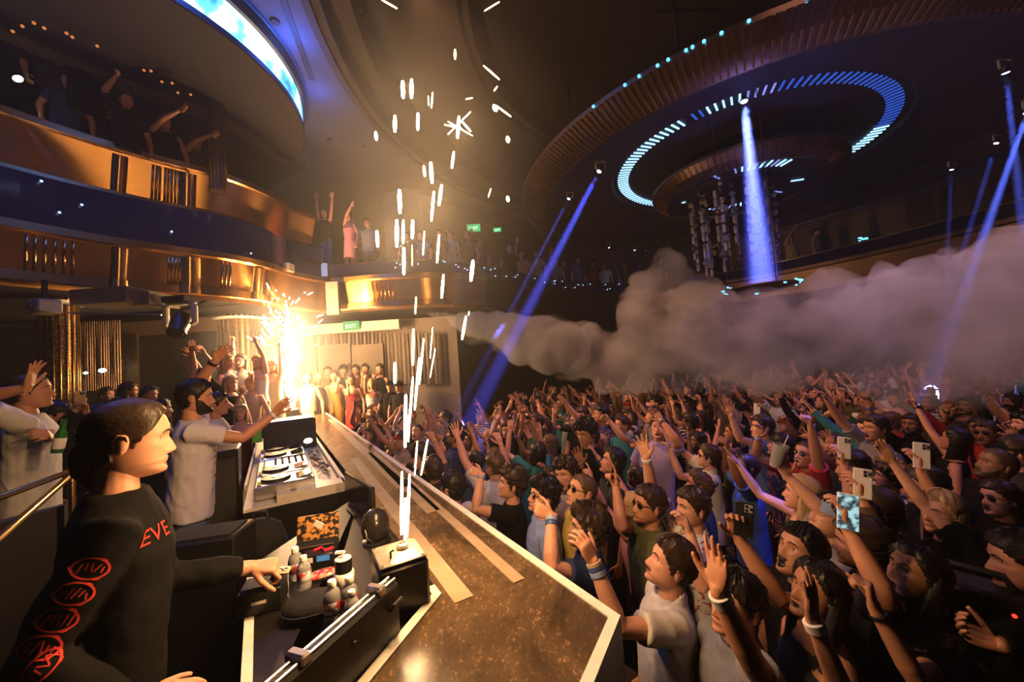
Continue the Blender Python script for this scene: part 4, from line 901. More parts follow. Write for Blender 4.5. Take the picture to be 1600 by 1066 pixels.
for x in (-.25, .12): q = MB(); q.lathe([(.014, 0), (.012, .004)], 16, Matrix.Translation((L0*x, -.028, .13)) @ Matrix.Rotation(R(90), 4, 'X')); q.build('stud', M_gear, fc)
# black cabinets and bags behind the console
e = empty('booth_speaker', P(345, 740, 3.15).xy.to_3d(), rz, 'tall black booth speaker beside the standing performer', 'speaker')
q = MB(); q.box((0, 0, .60), (.26, .36, 1.20), bev=.012); q.build('cabinet', M_gear, e); q = MB(); q.box((0, -.185, .64), (.22, .012, 1.0)); q.build('grille', MATS['grille'], e, smooth=False)
e = empty('black_case', P(320, 830, 1.95).xy.to_3d(), R(12), 'plain black case standing behind the person in black', 'case')
q = MB(); q.box((0, 0, .50), (.36, .24, 1.0), bev=.01); q.build('body', M_gear, e); q = MB(); q.box((0, 0, 1.004), (.30, .18, .008)); q.build('lid', M_cloth_b, e, smooth=False)
e = empty('backpack', P(412, 850, 2.25).xy.to_3d(), R(14), 'slouched black backpack against the end of the console', 'backpack')
q = MB(); q.loft([[(x+o_, y, z) for x, y in ell(18, rx, ry, .75)] for z, rx, ry, o_ in ((0, .13, .09, 0), (.3, .14, .10, .01), (.6, .14, .10, 0), (.8, .13, .09, -.01), (.9, .11, .07, -.02), (.94, .05, .03, -.02))]); q.build('body', M_cloth_b, e); q = MB(); q.box((0, -.115, .45), (.2, .05, .35), bev=.02); q.build('pocket', M_cloth_b, e); q = MB(); q.tube([(-.05, 0, .93), (-.04, 0, .98), (.02, 0, .98), (.03, 0, .93)], .01, 8); q.build('handle', M_rubber, e)
# moving head lamp hung under the left balcony, and other fittings there
def moving_head(px, py, Y, s, label, on=None, aim=None, cat='stage lamp', group=None, c=None):
    c = P(px, py, Y) if c is None else Vector(c); e = empty('moving_head_lamp', c, 0, label, cat, group)
    k = s
    q = MB(); q.box((0, 0, .34*k), (.34*k, .26*k, .10*k), bev=.015*k); q.build('base', M_gear, e)
    q = MB(); q.tube([(-.13*k, 0, .30*k), (-.21*k, 0, .24*k), (-.21*k, 0, .0), (-.17*k, 0, -.02*k)], .035*k, 8, flat=1.4); q.tube([(.13*k, 0, .30*k), (.21*k, 0, .24*k), (.21*k, 0, .0), (.17*k, 0, -.02*k)], .035*k, 8, flat=1.4); q.box((0, 0, .29*k), (.34*k, .10*k, .05*k)); q.build('yoke', mat('lamp_grey', (.32, .28, .24), .5), e)
    d = (Vector(aim)-c).normalized() if aim is not None else Vector((.1, -.5, -.8)).normalized()
    Mh = frame_z(d).to_4x4()
    q = MB(); q.lathe([(.08*k, -.16*k), (.12*k, -.13*k), (.125*k, .02*k), (.11*k, .14*k), (.12*k, .16*k), (.12*k, .19*k), (.10*k, .19*k)], 20, Mh); q.build('head', M_gear, e)
    q = MB(); q.lathe([(.10*k, .180*k), (.085*k, .205*k), (.04*k, .218*k), (.004, .222*k)], 20, Mh); q.build('lens', on if on else mat('lens_off', (.05, .05, .06), .08), e)
    return e, c+d*(.235*k)
moving_head(282, 505, 5.6, 1.0, 'grey yoked moving head lamp hanging under the bronze balcony')
e = empty('projector', P(70, 480, 4.9), R(-20), 'small boxy projector hung under the balcony at far left', 'projector')
q = MB(); q.box((0, 0, .0), (.30, .22, .18), bev=.02); q.build('body', mat('proj_grey', (.30, .26, .2), .5), e); q = MB(); q.lathe([(.05, 0), (.05, .04), (.03, .05)], 16, Matrix.Translation((.02, -.11, -.01)) @ Matrix.Rotation(R(90), 4, 'X')); q.build('lens', M_lens0 if False else mat('lens_off', (.05, .05, .06), .08), e); q = MB(); q.tube([(0, 0, .09), (0, 0, .35)], .03, 8); q.build('bracket', M_gear, e)
# slanted soffit boxes and rail below the balcony
for i, (px0, px1, py0, py1, Y) in enumerate(((140, 225, 455, 478, 5.4), (235, 258, 460, 480, 5.6))):
    panel(bf, 'soffit_box', px0, px1, py0, py1, Y, M_wallb, .5)
q = MB(); q.tube([P(108, 489, 5.0), P(252, 492, 5.2)], .012, 8); q.build('lighting_rail', M_chrome, bf)
# spotlights of the upper balcony ceiling
spot_me = MB().ball((0, 0, 0), .02, 8, 5).mesh('downlight', emis('downlight_warm', (1, .32, .08), .7))
for i, (px, py) in enumerate([(53, 36), (35, 41), (69, 44), (104, 52), (113, 58), (152, 72), (225, 110), (236, 111), (253, 128), (269, 130), (278, 145), (298, 148), (20, 49)]):
    o = bpy.data.objects.new('downlight', spot_me); COL.objects.link(o); o.location = Pz(px, py, CAMZ+4.8); tag(o, 'tiny amber ceiling downlight above the upper balcony', 'downlight', 'amber downlights above the upper balcony')
q = MB(); q.ball(P(28, 123, 4.9), (.06, .035, .04), 12, 8); thing(q, 'white_lamp', emis('flare_white', (1, .95, .88), 30), 'bright white lamp on the upper balcony at far left', 'lamp')
# brass handrails in the near left corner
cn = P(112, 736, 2.25)
hr = empty('handrail', (cn.x, cn.y, 0), 0, 'two brass handrails meeting at a corner post, at far left', 'handrail')
def loc(p): return Vector(p)-Vector((cn.x, cn.y, 0))
q = MB(); q.tube([loc(P(-60, 800, 1.75)), loc(cn)], .016, 10, True); q.build('rail', M_brass, hr); q = MB(); q.tube([loc(P(-60, 892, 1.3)), loc(cn-Vector((0, 0, .02)))], .016, 10, True); q.build('rail', M_brass, hr)
q = MB(); q.tube([(0, 0, 0), (0, 0, cn.z)], .016, 10); q.build('post', M_brass, hr)
lw = MB(); lw.prism([(p.x, p.y) for p in (P(-80, 800, 1.9), P(100, 745, 2.3), P(110, 745, 2.36), P(-80, 790, 1.96))][::-1], 0, 1.08); struct(lw, 'wall_low', M_dark)
# cyan lamps and a blue screen at the far right
cy_me = MB().ball((0, 0, 0), (.05, .03, .03), 8, 5).mesh('cyan_lamp', emis('cyan', (.08, .55, 1), 5)); rq = random.Random(8)
for px0, px1, py0, py1, n_ in ((1256, 1290, 426, 434, 5), (1288, 1338, 424, 433, 14), (1332, 1374, 372, 382, 8)):
    for i in range(n_):
        o = bpy.data.objects.new('cyan_lamp', cy_me); COL.objects.link(o); o.location = P(rq.uniform(px0, px1), rq.uniform(py0, py1), 11.9); s_ = rq.uniform(.3, 1.1); o.scale = (s_*1.4, s_, s_)
        tag(o, 'small cyan lamp glinting '+('right of' if px1 < 1345 else 'high right of')+' the upright blue shaft', 'lamp', 'cyan lamps '+('right of' if px1 < 1345 else 'high right of')+' the shaft')
lg = MB(); lg.tube([P(1246, 438, 12.0), P(1345, 436, 12.0)], .05, 8); thing(lg, 'lamp_ledge', M_bronzed, 'dark ledge carrying the cyan lamps right of the hanging ornament', 'ledge')
q = MB(); a, b = P(1566, 655, 9.5), P(1640, 590, 9.5); q.box(((a.x+b.x)/2, 9.5, (a.z+b.z)/2), (b.x-a.x, .06, b.z-a.z)); thing(q, 'blue_screen', emis('screen_blue', (.01, .08, .55), .9), 'plain blue lit screen at the right edge behind the crowd', 'screen', smooth=False)
# signs
def text_mesh(body, size, m, ext=.004):
    cu = bpy.data.curves.new('t', 'FONT'); cu.body = body; cu.size = size; cu.extrude = ext; cu.align_x = 'CENTER'; cu.align_y = 'CENTER'
    o = bpy.data.objects.new('t', cu); COL.objects.link(o); dg = bpy.context.evaluated_depsgraph_get(); me = bpy.data.meshes.new_from_object(o.evaluated_get(dg)); bpy.data.objects.remove(o)
    me.materials.clear(); me.materials.append(m); return me
M_exit = emis('exit_green', (.04, .55, .16), 1.1); M_exit_t = emis('exit_text', (.7, 1, .8), 1.8)
exit_me = text_mesh('EXIT', .14, M_exit_t)
def exit_sign(px, py, Y, lab, s=1.0, g=True):
    e = empty('exit_sign', P(px, py, Y), 0, lab, 'exit sign', 'green exit signs'); e.scale = (s, s, s)
    q = MB(); q.box((0, .02, 0), (.44, .04, .24), bev=.006); q.build('panel', M_exit, e)
    o = bpy.data.objects.new('lettering', exit_me); COL.objects.link(o); o.parent = e; o.location = (0, -.006, -.02); o.rotation_euler = (R(90), 0, 0)
exit_sign(548, 509, 10.3, 'green exit sign on the cream beam below the far balcony'); exit_sign(740, 356, 12.4, 'green exit sign high on the dark wall behind the sparks'); exit_sign(777, 359, 13.0, 'narrow green exit sign right of the other high one', .6)
# ================================================================== people: the cast
from mathutils.bvhtree import BVHTree
HIRES = True
def fig(label, px, py, Y, ground, yaw, hmax=1.92, hmin=1.45, free=False, **kw):
    """a person whose head shows at (px, py) at distance Y, standing on ground (or wherever the feet come to rest when free)"""
    c = P(px, py, Y); lean = kw.get('lean', (0, 0)); up = .95+.67*math.cos(R(lean[0]))*math.cos(R(lean[1]))
    h = kw.pop('h', None)
    if h is None: h = max(hmin, min(hmax, 1.75*(c.z-ground)/up))
    sc = h/1.75
    fy = R(yaw); fw = Vector((-math.sin(fy), math.cos(fy), 0)); rt = Vector((math.cos(fy), math.sin(fy), 0))
    off = fw*(.67*sc*math.sin(R(lean[0])))+rt*(.67*sc*math.sin(R(lean[1])))
    g = (c.z-up*sc) if free else ground
    pos = Vector((c.x, c.y, 0))-off; pos.z = g
    return person(label, pos, fy, h=h, **kw)
def decal(me, target, M, depth, name, parent, m):
    """print laid on to a garment: flat shapes dropped along -z of M on to the cloth"""
    tm = target.data; bv = BVHTree.FromPolygons([v.co.copy() for v in tm.vertices], [tuple(p.vertices) for p in tm.polygons])
    d = -(M.to_3x3() @ Vector((0, 0, 1))); out = me.copy()
    for v in out.vertices:
        w_ = M @ v.co; hit = bv.ray_cast(w_, d, depth)
        v.co = hit[0]-d*.0025 if hit[0] is not None else w_+d*depth*.5
    out.materials.clear(); out.materials.append(m); o = bpy.data.objects.new(name, out); COL.objects.link(o); o.parent = parent; return o
def phone_pic():
    m_ = emis('phone_screen', (.55, .80, .90), .9)
    if len(m_.node_tree.nodes) < 4:
        nt = m_.node_tree; tc = nt.nodes.new('ShaderNodeTexCoord'); n_ = nt.nodes.new('ShaderNodeTexNoise'); n_.inputs['Scale'].default_value = 34; n_.inputs['Detail'].default_value = 2; nt.links.new(tc.outputs['Object'], n_.inputs['Vector'])
        rp = nt.nodes.new('ShaderNodeValToRGB'); rp.color_ramp.elements[0].position = .42; rp.color_ramp.elements[0].color = (.03, .06, .08, 1); rp.color_ramp.elements[1].position = .56; rp.color_ramp.elements[1].color = (.5, .85, .9, 1); nt.links.new(n_.outputs['Fac'], rp.inputs[0]); nt.links.new(rp.outputs[0], nt.nodes['Principled BSDF'].inputs['Emission Color'])
    return m_
def phone(p, d, facing, label, lit=False, col='white'):
    z = Vector(d).normalized(); F3 = frame_z(Vector(facing), z.cross(Vector(facing)))
    z = F3.col[2]; y = Vector(d)-z*Vector(d).dot(z); y.normalize(); x = y.cross(z)
    e = bpy.data.objects.new('phone', None); COL.objects.link(e); e.matrix_world = Matrix(((x.x, y.x, z.x, p.x), (x.y, y.y, z.y, p.y), (x.z, y.z, z.z, p.z), (0, 0, 0, 1))); e.empty_display_size = .05
    tag(e, label, 'phone', 'phones held up in the crowd')
    q = MB(); q.box((0, 0, 0), (.074, .15, .009), bev=.004); q.build('housing', mat('phone_'+col, {'white': (.75, .70, .66), 'black': (.015, .015, .017), 'gold': (.6, .42, .2)}[col], .25), e)
    q = MB(); q.box((0, 0, -.0052), (.068, .142, .001)); q.build('screen', phone_pic() if lit else mat('phone_screen_off', (.02, .02, .025), .1), e, smooth=False)
    q = MB(); q.box((.017, .052, .006), (.032, .034, .004), bev=.0015); b_ = q.build('camera_bump', mat('phone_bump', (.25, .24, .24), .3), e)
    for a, b in ((.009, .060), (.009, .044), (.026, .052)): q = MB(); q.lathe([(.0062, .0075), (.0058, .010), (.002, .010)], 10, Matrix.Translation((a, b, 0))); q.build('lens', M_lens, b_)
    return e

# ---- the person in black at the left
rt, arms, MH, MT = fig('person in black long-sleeved shirt with red print, reaching to the booth table', 195, 688, 1.20, 0, -48, head=(0, -2, 0), lean=(4, 0), skin='fair', hair='slick', hcol='brown', top='long', tcol='black', hires=HIRES, beard='stubble' if False else None,
    L=dict(t=P(392, 887, 1.50), pole=(-.2, -.5, -1), hand='fist', palm=(.1, .35, -1), dir=(.80, .30, -.10)), R_=dict(t=P(205, 1105, 1.0), pole=(-1, -.6, -.3), hand='relaxed', palm=(0, .3, -1), dir=(.85, .3, .05)))
shirt_o = [o for o in rt.children if o.name.startswith('long_sleeved')][0]
M_print = mat('print_red', (.62, .035, .02), .7)
q = MB()                                     # hair tied back: the tail lies on the neck
q.tube([MH @ Vector(v) for v in ((0, -.09, .0), (0, -.100, -.04), (0, -.095, -.085), (0, -.075, -.13))], [.026, .030, .026, .010], 10, True); q.build('hair_tail', hair_mat('brown'), rt)
tx = text_mesh('EVE', .062, M_print, 0)
sub = MB(); sv = [v.co.copy() for v in tx.vertices]
ctr = MT @ Vector((.135, .20, .40)); fz = (MT.to_3x3() @ Vector((0, 1, 0))).normalized(); fx = -(MT.to_3x3() @ Vector((1, 0, 0))).normalized(); fu = fz.cross(fx)
Mx = Matrix(((fx.x, fu.x, fz.x, ctr.x), (fx.y, fu.y, fz.y, ctr.y), (fx.z, fu.z, fz.z, ctr.z), (0, 0, 0, 1)))
bm_ = bmesh.new(); bm_.from_mesh(tx); bmesh.ops.triangulate(bm_, faces=bm_.faces[:]); bmesh.ops.subdivide_edges(bm_, edges=bm_.edges[:], cuts=1); bm_.to_mesh(tx); bm_.free()
decal(tx, shirt_o, Mx, .3, 'chest_print', rt, M_print)
sh, el, wr, _ = arms[1]
def ringshape(R0, w_, spikes):
    q = MB(); n = 36; o_ = []; i_ = []
    for i in range(n):
        a = 2*math.pi*i/n; rr_ = R0*(1+(.10 if i % 12 in (0, 1) and spikes else 0)); o_.append((rr_*math.cos(a)*1.15, rr_*math.sin(a)*.72, 0)); i_.append(((R0-w_)*math.cos(a)*1.15, (R0-w_)*math.sin(a)*.72, 0))
    q.loft([o_, i_], False, False)
    for k in range(5): x = -R0*.7+k*R0*.32; q.box((x, rnd.uniform(-.1, .1)*R0, 0), (R0*.10, R0*rnd.uniform(.4, .8), .0004), rnd.uniform(-.5, .5))
    return q.mesh('emblem', M_print, smooth=False)
for k, t in enumerate((.30, .50, .70, .90, 1.10)):
    c = sh.lerp(el, t) if t <= 1 else el.lerp(wr, t-1); dz = (CAM-rt.location-c).normalized(); ax = (el-sh).normalized() if t <= 1 else (wr-el).normalized()
    fx = ax.cross(dz).normalized(); fu = dz.cross(fx)
    c2 = c+dz*.16; Mx = Matrix(((fx.x, fu.x, dz.x, c2.x), (fx.y, fu.y, dz.y, c2.y), (fx.z, fu.z, dz.z, c2.z), (0, 0, 0, 1)))
    decal(ringshape(.034, .005, True), shirt_o, Mx, .2, 'sleeve_print', rt, M_print)
hc = arms[-1][2]+rt.location
phone(P(420, 893, 1.54), (.75, .3, .0), (.1, .2, 1), 'gold cased phone in the hand of the person in black', col='gold')

# ---- the performer behind the console
rt, arms, MH, MT = fig('person in pale lilac tee at the console, arm stretched towards the crowd', 304, 622, 2.80, 0, -56, head=(2, 2, 0), lean=(3, 0), skin='tan', hair='short', hcol='black', beard='full', top='tee', tcol='lilac white', hires=HIRES, lower='denim',
    R_=dict(t=P(428, 648, 3.02), pole=(0, -.3, -1), hand='open', palm=(1, -.2, 0), dir=(.55, .25, .75)), L=dict(t=P(336, 564, 3.02), pole=(-.9, .3, .1), hand='open', palm=(.9, -.3, 0), dir=(.6, .1, .7)), bands=[(1, .95, 'white', .012), (-1, .9, 'black', .01)])
so = [o for o in rt.children if o.name.startswith('tee_shirt')][0]
tx2 = text_mesh('LOVE\nAND\nNOISE', .07, M_print, 0) if False else None
q = MB()
for k in range(7): q.box((rnd.uniform(-.01, .01), .12-.045*k, 0), (rnd.uniform(.05, .11), .018, .0004))
pm = q.mesh('print', M_print, smooth=False); ctr = MT @ Vector((.10, .3, .17)); fz = (MT.to_3x3() @ Vector((.35, 1, 0))).normalized(); fx = Vector((0, 0, 1)).cross(fz).normalized(); fu = fz.cross(fx)
decal(pm, so, Matrix(((fx.x, fu.x, fz.x, ctr.x), (fx.y, fu.y, fz.y, ctr.y), (fx.z, fu.z, fz.z, ctr.z), (0, 0, 0, 1))), .4, 'shirt_print', rt, mat('print_dark_red', (.25, .05, .05), .7))
rt, arms, MH, MT = fig('person in white tee at far left with raised palm, holding a green bottle', 46, 612, 2.85, 0, -50, head=(0, 4, 0), skin='tan', hair='buzz', hcol='brown', beard='stubble' if False else None, top='tee', tcol='white', hires=HIRES, slim=1.15,
    R_=dict(t=P(42, 606, 2.55), pole=(-1, -.2, -.4), hand='flat', palm=(.9, .4, 0), dir=(.25, .1, 1)), L=dict(t=P(86, 690, 2.62), pole=(.2, .4, -1), hand='hold', palm=(-.2, -1, 0), dir=(.3, -.4, .2)))
M_gg = mat('green_glass', (.05, .30, .07), .1, trans=.6, ior=1.3)
e = empty('beer_bottle', P(92, 694, 2.6), 0, 'green glass bottle with pale label in the hand of the person in white', 'bottle'); e.rotation_euler = (R(-6), R(8), 0)
q = MB(); q.lathe([(.02, -.06), (.03, -.058), (.031, .06), (.014, .11), (.013, .16), (.015, .165)], 16); q.build('body', M_gg, e); q = MB(); q.lathe([(.0315, -.03), (.032, -.029), (.032, .04), (.0315, .041)], 16, cap=False); q.build('label', M_cap_w, e)

# ---- people beside the booth and by the mosaic column
mb = MB(); mb.box((-5.0, 7.2, .17), (2.2, 2.0, .34), R(25)); struct(mb, 'platform_side', M_floor)
mb = MB(); mb.box((-2.2, 10.2, -.46), (4.2, 3.4, .9)); struct(mb, 'floor_back', M_floor)
up = lambda px, py, Y, hand='open', palm=(0, -1, 0), pole=(0, 0, -1), **k: dict(t=P(px, py, Y), hand=hand, palm=palm, pole=pole, **k)
fig('person in black tee raising both hands high beside the moving head lamp', 318, 590, 6.0, .0, -120, hair='short', hcol='black', top='tee', tcol='black', skin='tan', L=up(286, 540, 5.9), R_=up(302, 532, 5.9), hmax=2.0)
fig('person in white strappy top with long blond hair, arm bent overhead', 354, 566, 6.6, .0, -90, hair='long', hcol='blond', top='tank', tcol='cream', skin='fair', slim=.88, L=up(320, 552, 6.5, pole=(-1, 0, -.3)), h=1.85, free=True)
fig('person in cream top in front of the mosaic column, one fist raised', 378, 564, 7.3, .34, 180, hair='long', hcol='brown', top='tank', tcol='cream', skin='fair', slim=.88, R_=up(364, 534, 7.2, 'fist'), mouth=.4)
fig('person in short white dress with arm curved overhead, beside the far plume', 404, 566, 7.0, .34, 175, hair='long', hcol='blond', top='dress', tcol='white', skin='fair', slim=.86, L=up(399, 532, 6.9, pole=(1, 0, .3)), R_=up(394, 590, 6.7, 'hold'))
fig('person in pale strapless dress behind the white dress, hand up', 428, 572, 7.4, .34, 180, hair='long', hcol='blond', top='strapless', tcol='beige', skin='fair', slim=.86, L=up(436, 536, 7.3))
fig('person with bare shoulders leaning in beside the console, hand to chin', 376, 644, 5.2, 0, 200, hair='long', hcol='blond', top='strapless', tcol='maroon', skin='fair', slim=.88, L=up(408, 664, 5.0, 'relaxed'), h=1.5, free=True, mouth=.3)
fig('person in white tee just behind the performer, face turned to the crowd', 337, 632, 3.9, 0, -60, hair='short', hcol='black', top='tee', tcol='white', skin='tan', beard=None)
fig('person in black strappy top below the raised hands, leaning forward', 360, 600, 6.2, 0, -110, hair='long', hcol='blond', top='tank', tcol='black', skin='fair', slim=.88, R_=up(376, 616, 6.0, 'relaxed'), hmin=1.3)
fig('person in beige top squeezed between the blond people by the column', 392, 600, 6.8, 0, 190, hair='bun', hcol='blond', top='tank', tcol='beige', skin='fair', slim=.88, hmin=1.3)
# ---- dim people at the far left
fig('person in dark cap and black tee beside the brass column', 86, 648, 3.6, 0, -60, hair='short', hcol='black', top='tee', tcol='black', cap=('charcoal', False), skin='tan', hmin=1.3)
r_, a_, _, _ = fig('person in black shirt filming with a phone held at face height', 150, 650, 3.8, 0, -40, hair='short', hcol='black', top='long', tcol='black', skin='olive', R_=up(120, 640, 3.6, 'hold'), L=up(134, 642, 3.6, 'hold'), hmin=1.3)
phone(P(125, 624, 3.58), (0, 0, 1), (.5, -.8, .1), 'pale phone held upright at the far left', col='gold')
for i, (px, py, Y, tc_) in enumerate(((165, 618, 6.2, 'charcoal'), (200, 612, 5.6, 'maroon'), (232, 618, 5.2, 'brown'), (250, 640, 4.4, 'black'), (180, 640, 4.9, 'navy'))):
    fig('person in dim '+tc_+' clothes standing '+['before the bead curtain', 'before the mosaic panel', 'left of the moving head lamp', 'just behind the head of the person in black', 'below the white wall lamps'][i], px, py, Y, 0, [-80, -60, -100, -50, -70][i], hmin=1.3, hair=['short', 'long', 'long', 'short', 'curly'][i], hcol='black', top='tee', tcol=tc_, skin='olive', lod=2)
# ---- group below the far balcony
for i, (px, py, Y, tc_, top_, hair_, hc_, yw, arm, lab) in enumerate((
    (497, 592, 8.6, 'black', 'tank', 'long', 'blond', 200, None, 'person in black tank top left of the yellow skirted one'), (522, 588, 8.8, 'mustard', 'dress', 'long', 'brown', 190, (528, 596), 'person in mustard yellow dress near the doors'),
    (549, 594, 8.6, 'red', 'dress', 'long', 'brown', 185, (543, 600), 'person in short deep red dress with hand at the mouth'), (581, 600, 8.4, 'white', 'dress', 'long', 'blond', 195, (570, 592), 'person in white dress right of the red dress'),
    (609, 603, 8.0, 'black', 'tee', 'short', 'black', 190, None, 'person in black tee and cap with white chest mark'), (624, 606, 7.6, 'black', 'tee', 'short', 'black', 170, None, 'person in black tee and cap right of the other capped one'),
    (571, 573, 9.8, 'brown', 'tee', 'short', 'brown', 180, (566, 588), 'person in brown tee before the right door'), (594, 577, 9.4, 'black', 'tank', 'long', 'brown', 160, (584, 590), 'person in black tank top behind the white dress'), (537, 579, 10.0, 'charcoal', 'tee', 'curly', 'black', 190, None, 'person in charcoal tee far back at the doors'),
    (512, 578, 9.9, 'olive', 'tee', 'short', 'black', 200, None, 'person in olive tee far back by the left door'), (556, 576, 10.1, 'maroon', 'tank', 'long', 'black', 180, None, 'person in maroon tank top between the doors'), (480, 590, 8.2, 'beige', 'tank', 'long', 'brown', 200, None, 'person in beige tank top nearest the plume below the balcony'))):
    fig(lab, px, py, Y, -.01, yw, hair=hair_, hcol=hc_, top=top_, tcol=tc_, slim=.88 if hair_ == 'long' else 1, skin='tan', R_=up(arm[0], arm[1], Y-.2, 'hold') if arm else None, cap=('black', False) if 'cap' in lab else None, lod=2, hmin=1.5, group='people below the far balcony')
# ---- people on the balconies
fig('person in black top and blue shorts on the far balcony, both arms up', 507, 334, 9.35, 0, 178, free=True, h=1.66, head=(0, 8, 0), hair='long', hcol='black', top='tank', tcol='black', lower='blue', skin='tan', slim=.92, L=up(519, 309, 9.2), R_=up(494, 308, 9.2), mouth=.7)
fig('person in pink dress on the far balcony, one arm arched up', 545, 339, 9.3, 0, 160, free=True, h=1.66, hair='long', hcol='black', top='dress', tcol='pink', skin='tan', slim=.88, R_=up(549, 321, 9.1, pole=(-1, 0, .2)))
fig('person in pale shirt beside the pink dress on the far balcony', 575, 350, 9.5, 0, 180, free=True, h=1.7, hair='short', hcol='black', top='tee', tcol='grey', skin='tan', lod=2)
rbc = random.Random(9)
for i in range(20):
    px = (640, 662, 690, 706, 735, 752, 800, 818, 842, 872, 885, 906, 930, 948, 980, 1035, 1120, 1215, 1240, 1280)[i]
    p, a = bal_px(px, b1, .45); tc_ = ('charcoal', 'white', 'black', 'grey', 'maroon', 'navy', 'beige', 'denim', 'olive', 'pink')[(i*7) % 10]; u = rbc.random()
    py_h = proj((p.x, p.y, b0+.30+1.6))[1]
    fw = R(180+rbc.uniform(-30, 30)); sh = Vector((p.x, p.y, b0+.3+1.75))+Vector((rbc.uniform(-.2, .2), -.25, rbc.uniform(0, .2)))
    person('person in '+tc_+' top at the balcony rail, '+['left of', 'right of'][i % 2]+' the '+['upper exit signs', 'thin slanting shaft', 'thick slanting shaft', 'small beam lamps', 'hanging ornament'][min(i//4, 4)], (p.x, p.y, b0+.30), fw, h=rbc.uniform(1.62, 1.82), R_=dict(t=sh, palm=(0, -1, 0)) if u < .4 else None, tcol=tc_, top='tee', hair=rbc.choice(['short', 'long', 'curly']), hcol='black', skin=rbc.choice(['tan', 'olive', 'fair']), lod=2, legs=False, back=False, group='people along the far balcony')
for i, (px, py, Y, arm, tc_) in enumerate(((197, 158, 5.75, (180, 120), 'black'), (258, 192, 6.15, (281, 172), 'black'), (308, 224, 6.6, (328, 212), 'brown'), (232, 203, 6.6, None, 'maroon'), (78, 62, 5.6, None, 'charcoal'), (130, 92, 5.7, (134, 84), 'black'), (104, 128, 5.7, None, 'navy'))):
    fig('person in '+tc_+' top on the upper left balcony'+[', arm bent up with a fist', ' with one arm straight up', ' beside the fluted column, arm overhead', ' leaning over the rail', ', far back beside the amber downlights', ', hand up in front of the face', ', close to the bright white lamp'][i], px, py, Y, 0, [-120, -130, -140, -120, -110, -120, -120][i], free=True, h=1.72, tcol=tc_, top='tank' if i in (1, 2) else 'tee', hair=['short', 'long', 'long', 'short', 'short', 'short', 'long'][i], hcol='black', skin='tan', R_=up(arm[0], arm[1], Y-.15, 'fist' if i == 0 else 'open', pole=(-.6, 0, -.3)) if arm else None, lod=2, legs=False, group='people on the upper left balcony')
# ================================================================== the crowd on the dance floor
GZ = -.9; TAKEN = []
DJT = Vector((-2.6, 5.0, 0))
def ped(label, px, py, zh=.72, yaw=None, **kw):       # someone in the crowd whose head shows at (px, py) with its centre at height zh
    c = Pz(px, py, zh); 
    if yaw is None: d = DJT-c; yaw = math.degrees(math.atan2(-d.x, d.y))
    TAKEN.append((c.x, c.y, .30)); return fig(label, px, py, c.y, GZ, yaw, **kw)
def YH(px, py, z=.72): return Pz(px, py, z).y
# nearest row, each one as the photograph shows it
Y = YH(1040, 878)
ped('person in white polo shirt at the runway corner, arm up with wristbands', 1042, 880, yaw=82, head=(0, 22, 0), lean=(-4, 0), hires=HIRES, skin='fair', hair='short', hcol='brown', beard='moustache', top='polo', tcol='white',
    L=dict(t=P(928, 880, Y-.20), pole=(-.2, -.5, -1), hand='claw', palm=(-.6, .6, .2), dir=(-.35, .1, .9)), bands=[(-1, .93, 'blue', .010), (-1, .84, 'light blue', .012), (-1, .99, 'beige', .008)])
Y = YH(915, 825)
ped('person in navy blue polo shirt at the runway edge, fist up with blue wristbands', 915, 826, yaw=84, head=(4, 14, 0), hires=HIRES, skin='fair', hair='curly', hcol='brown', top='polo', tcol='navy', L=dict(t=P(862, 806, Y-.15), pole=(.2, -.4, -1), hand='fist', palm=(-.3, .8, .1), dir=(-.7, .1, .35)), bands=[(-1, .93, 'light blue', .012), (-1, .84, 'blue', .010)])
ped('person in light blue shirt and dark sunglasses looking up by the runway', 846, 776, yaw=95, head=(8, 16, 0), hires=HIRES, skin='fair', hair='curly', hcol='black', top='tee', tcol='light blue', glasses=True)
ped('person in yellow shirt wearing sunglasses, chin lifted', 905, 768, zh=.76, yaw=100, head=(6, 22, 0), hires=HIRES, skin='fair', hair='buzz', hcol='light_brown', top='shirt', tcol='yellow', glasses=True)
ped('person in cream tee laughing behind the yellow shirt', 886, 742, zh=.74, yaw=140, head=(0, 6, 8), hires=HIRES, skin='fair', hair='curly', hcol='brown', top='tee', tcol='cream', mouth=.7)
Y = YH(795, 755)
ped('person in black tee pointing at the stage with a blue wristband', 797, 757, yaw=92, head=(5, 16, 0), hires=HIRES, skin='fair', hair='curly', hcol='brown', top='tee', tcol='black', L=dict(t=P(752, 742, Y-.15), pole=(.3, -.3, -1), hand='point', palm=(-.2, .9, -.2), dir=(-.8, .2, .35)), bands=[(-1, .93, 'light blue', .010)])
ped('person in white tee pressed against the far runway edge', 706, 762, zh=.74, yaw=60, head=(0, 10, 0), hires=HIRES, skin='fair', hair='short', hcol='black', top='tee', tcol='white')
Y = YH(915, 676, .9)
ped('tall person in black tee with an open hand before the chest', 918, 676, zh=.9, yaw=120, head=(10, -8, 0), hires=HIRES, skin='olive', hair='curly', hcol='black', top='tee', tcol='black', hmax=2.0, R_=dict(t=P(908, 728, Y-.5), pole=(.3, 0, -1), hand='open', palm=(-.3, -.9, .1), dir=(-.2, -.1, 1)), bands=[(1, .92, 'charcoal', .012)])
ped('person in black top in profile with head tipped back', 953, 722, zh=.76, yaw=92, head=(0, 24, 0), hires=HIRES, skin='tan', hair='long', hcol='black', top='tee', tcol='charcoal', slim=.9, mouth=.35)
Y = YH(1010, 792)
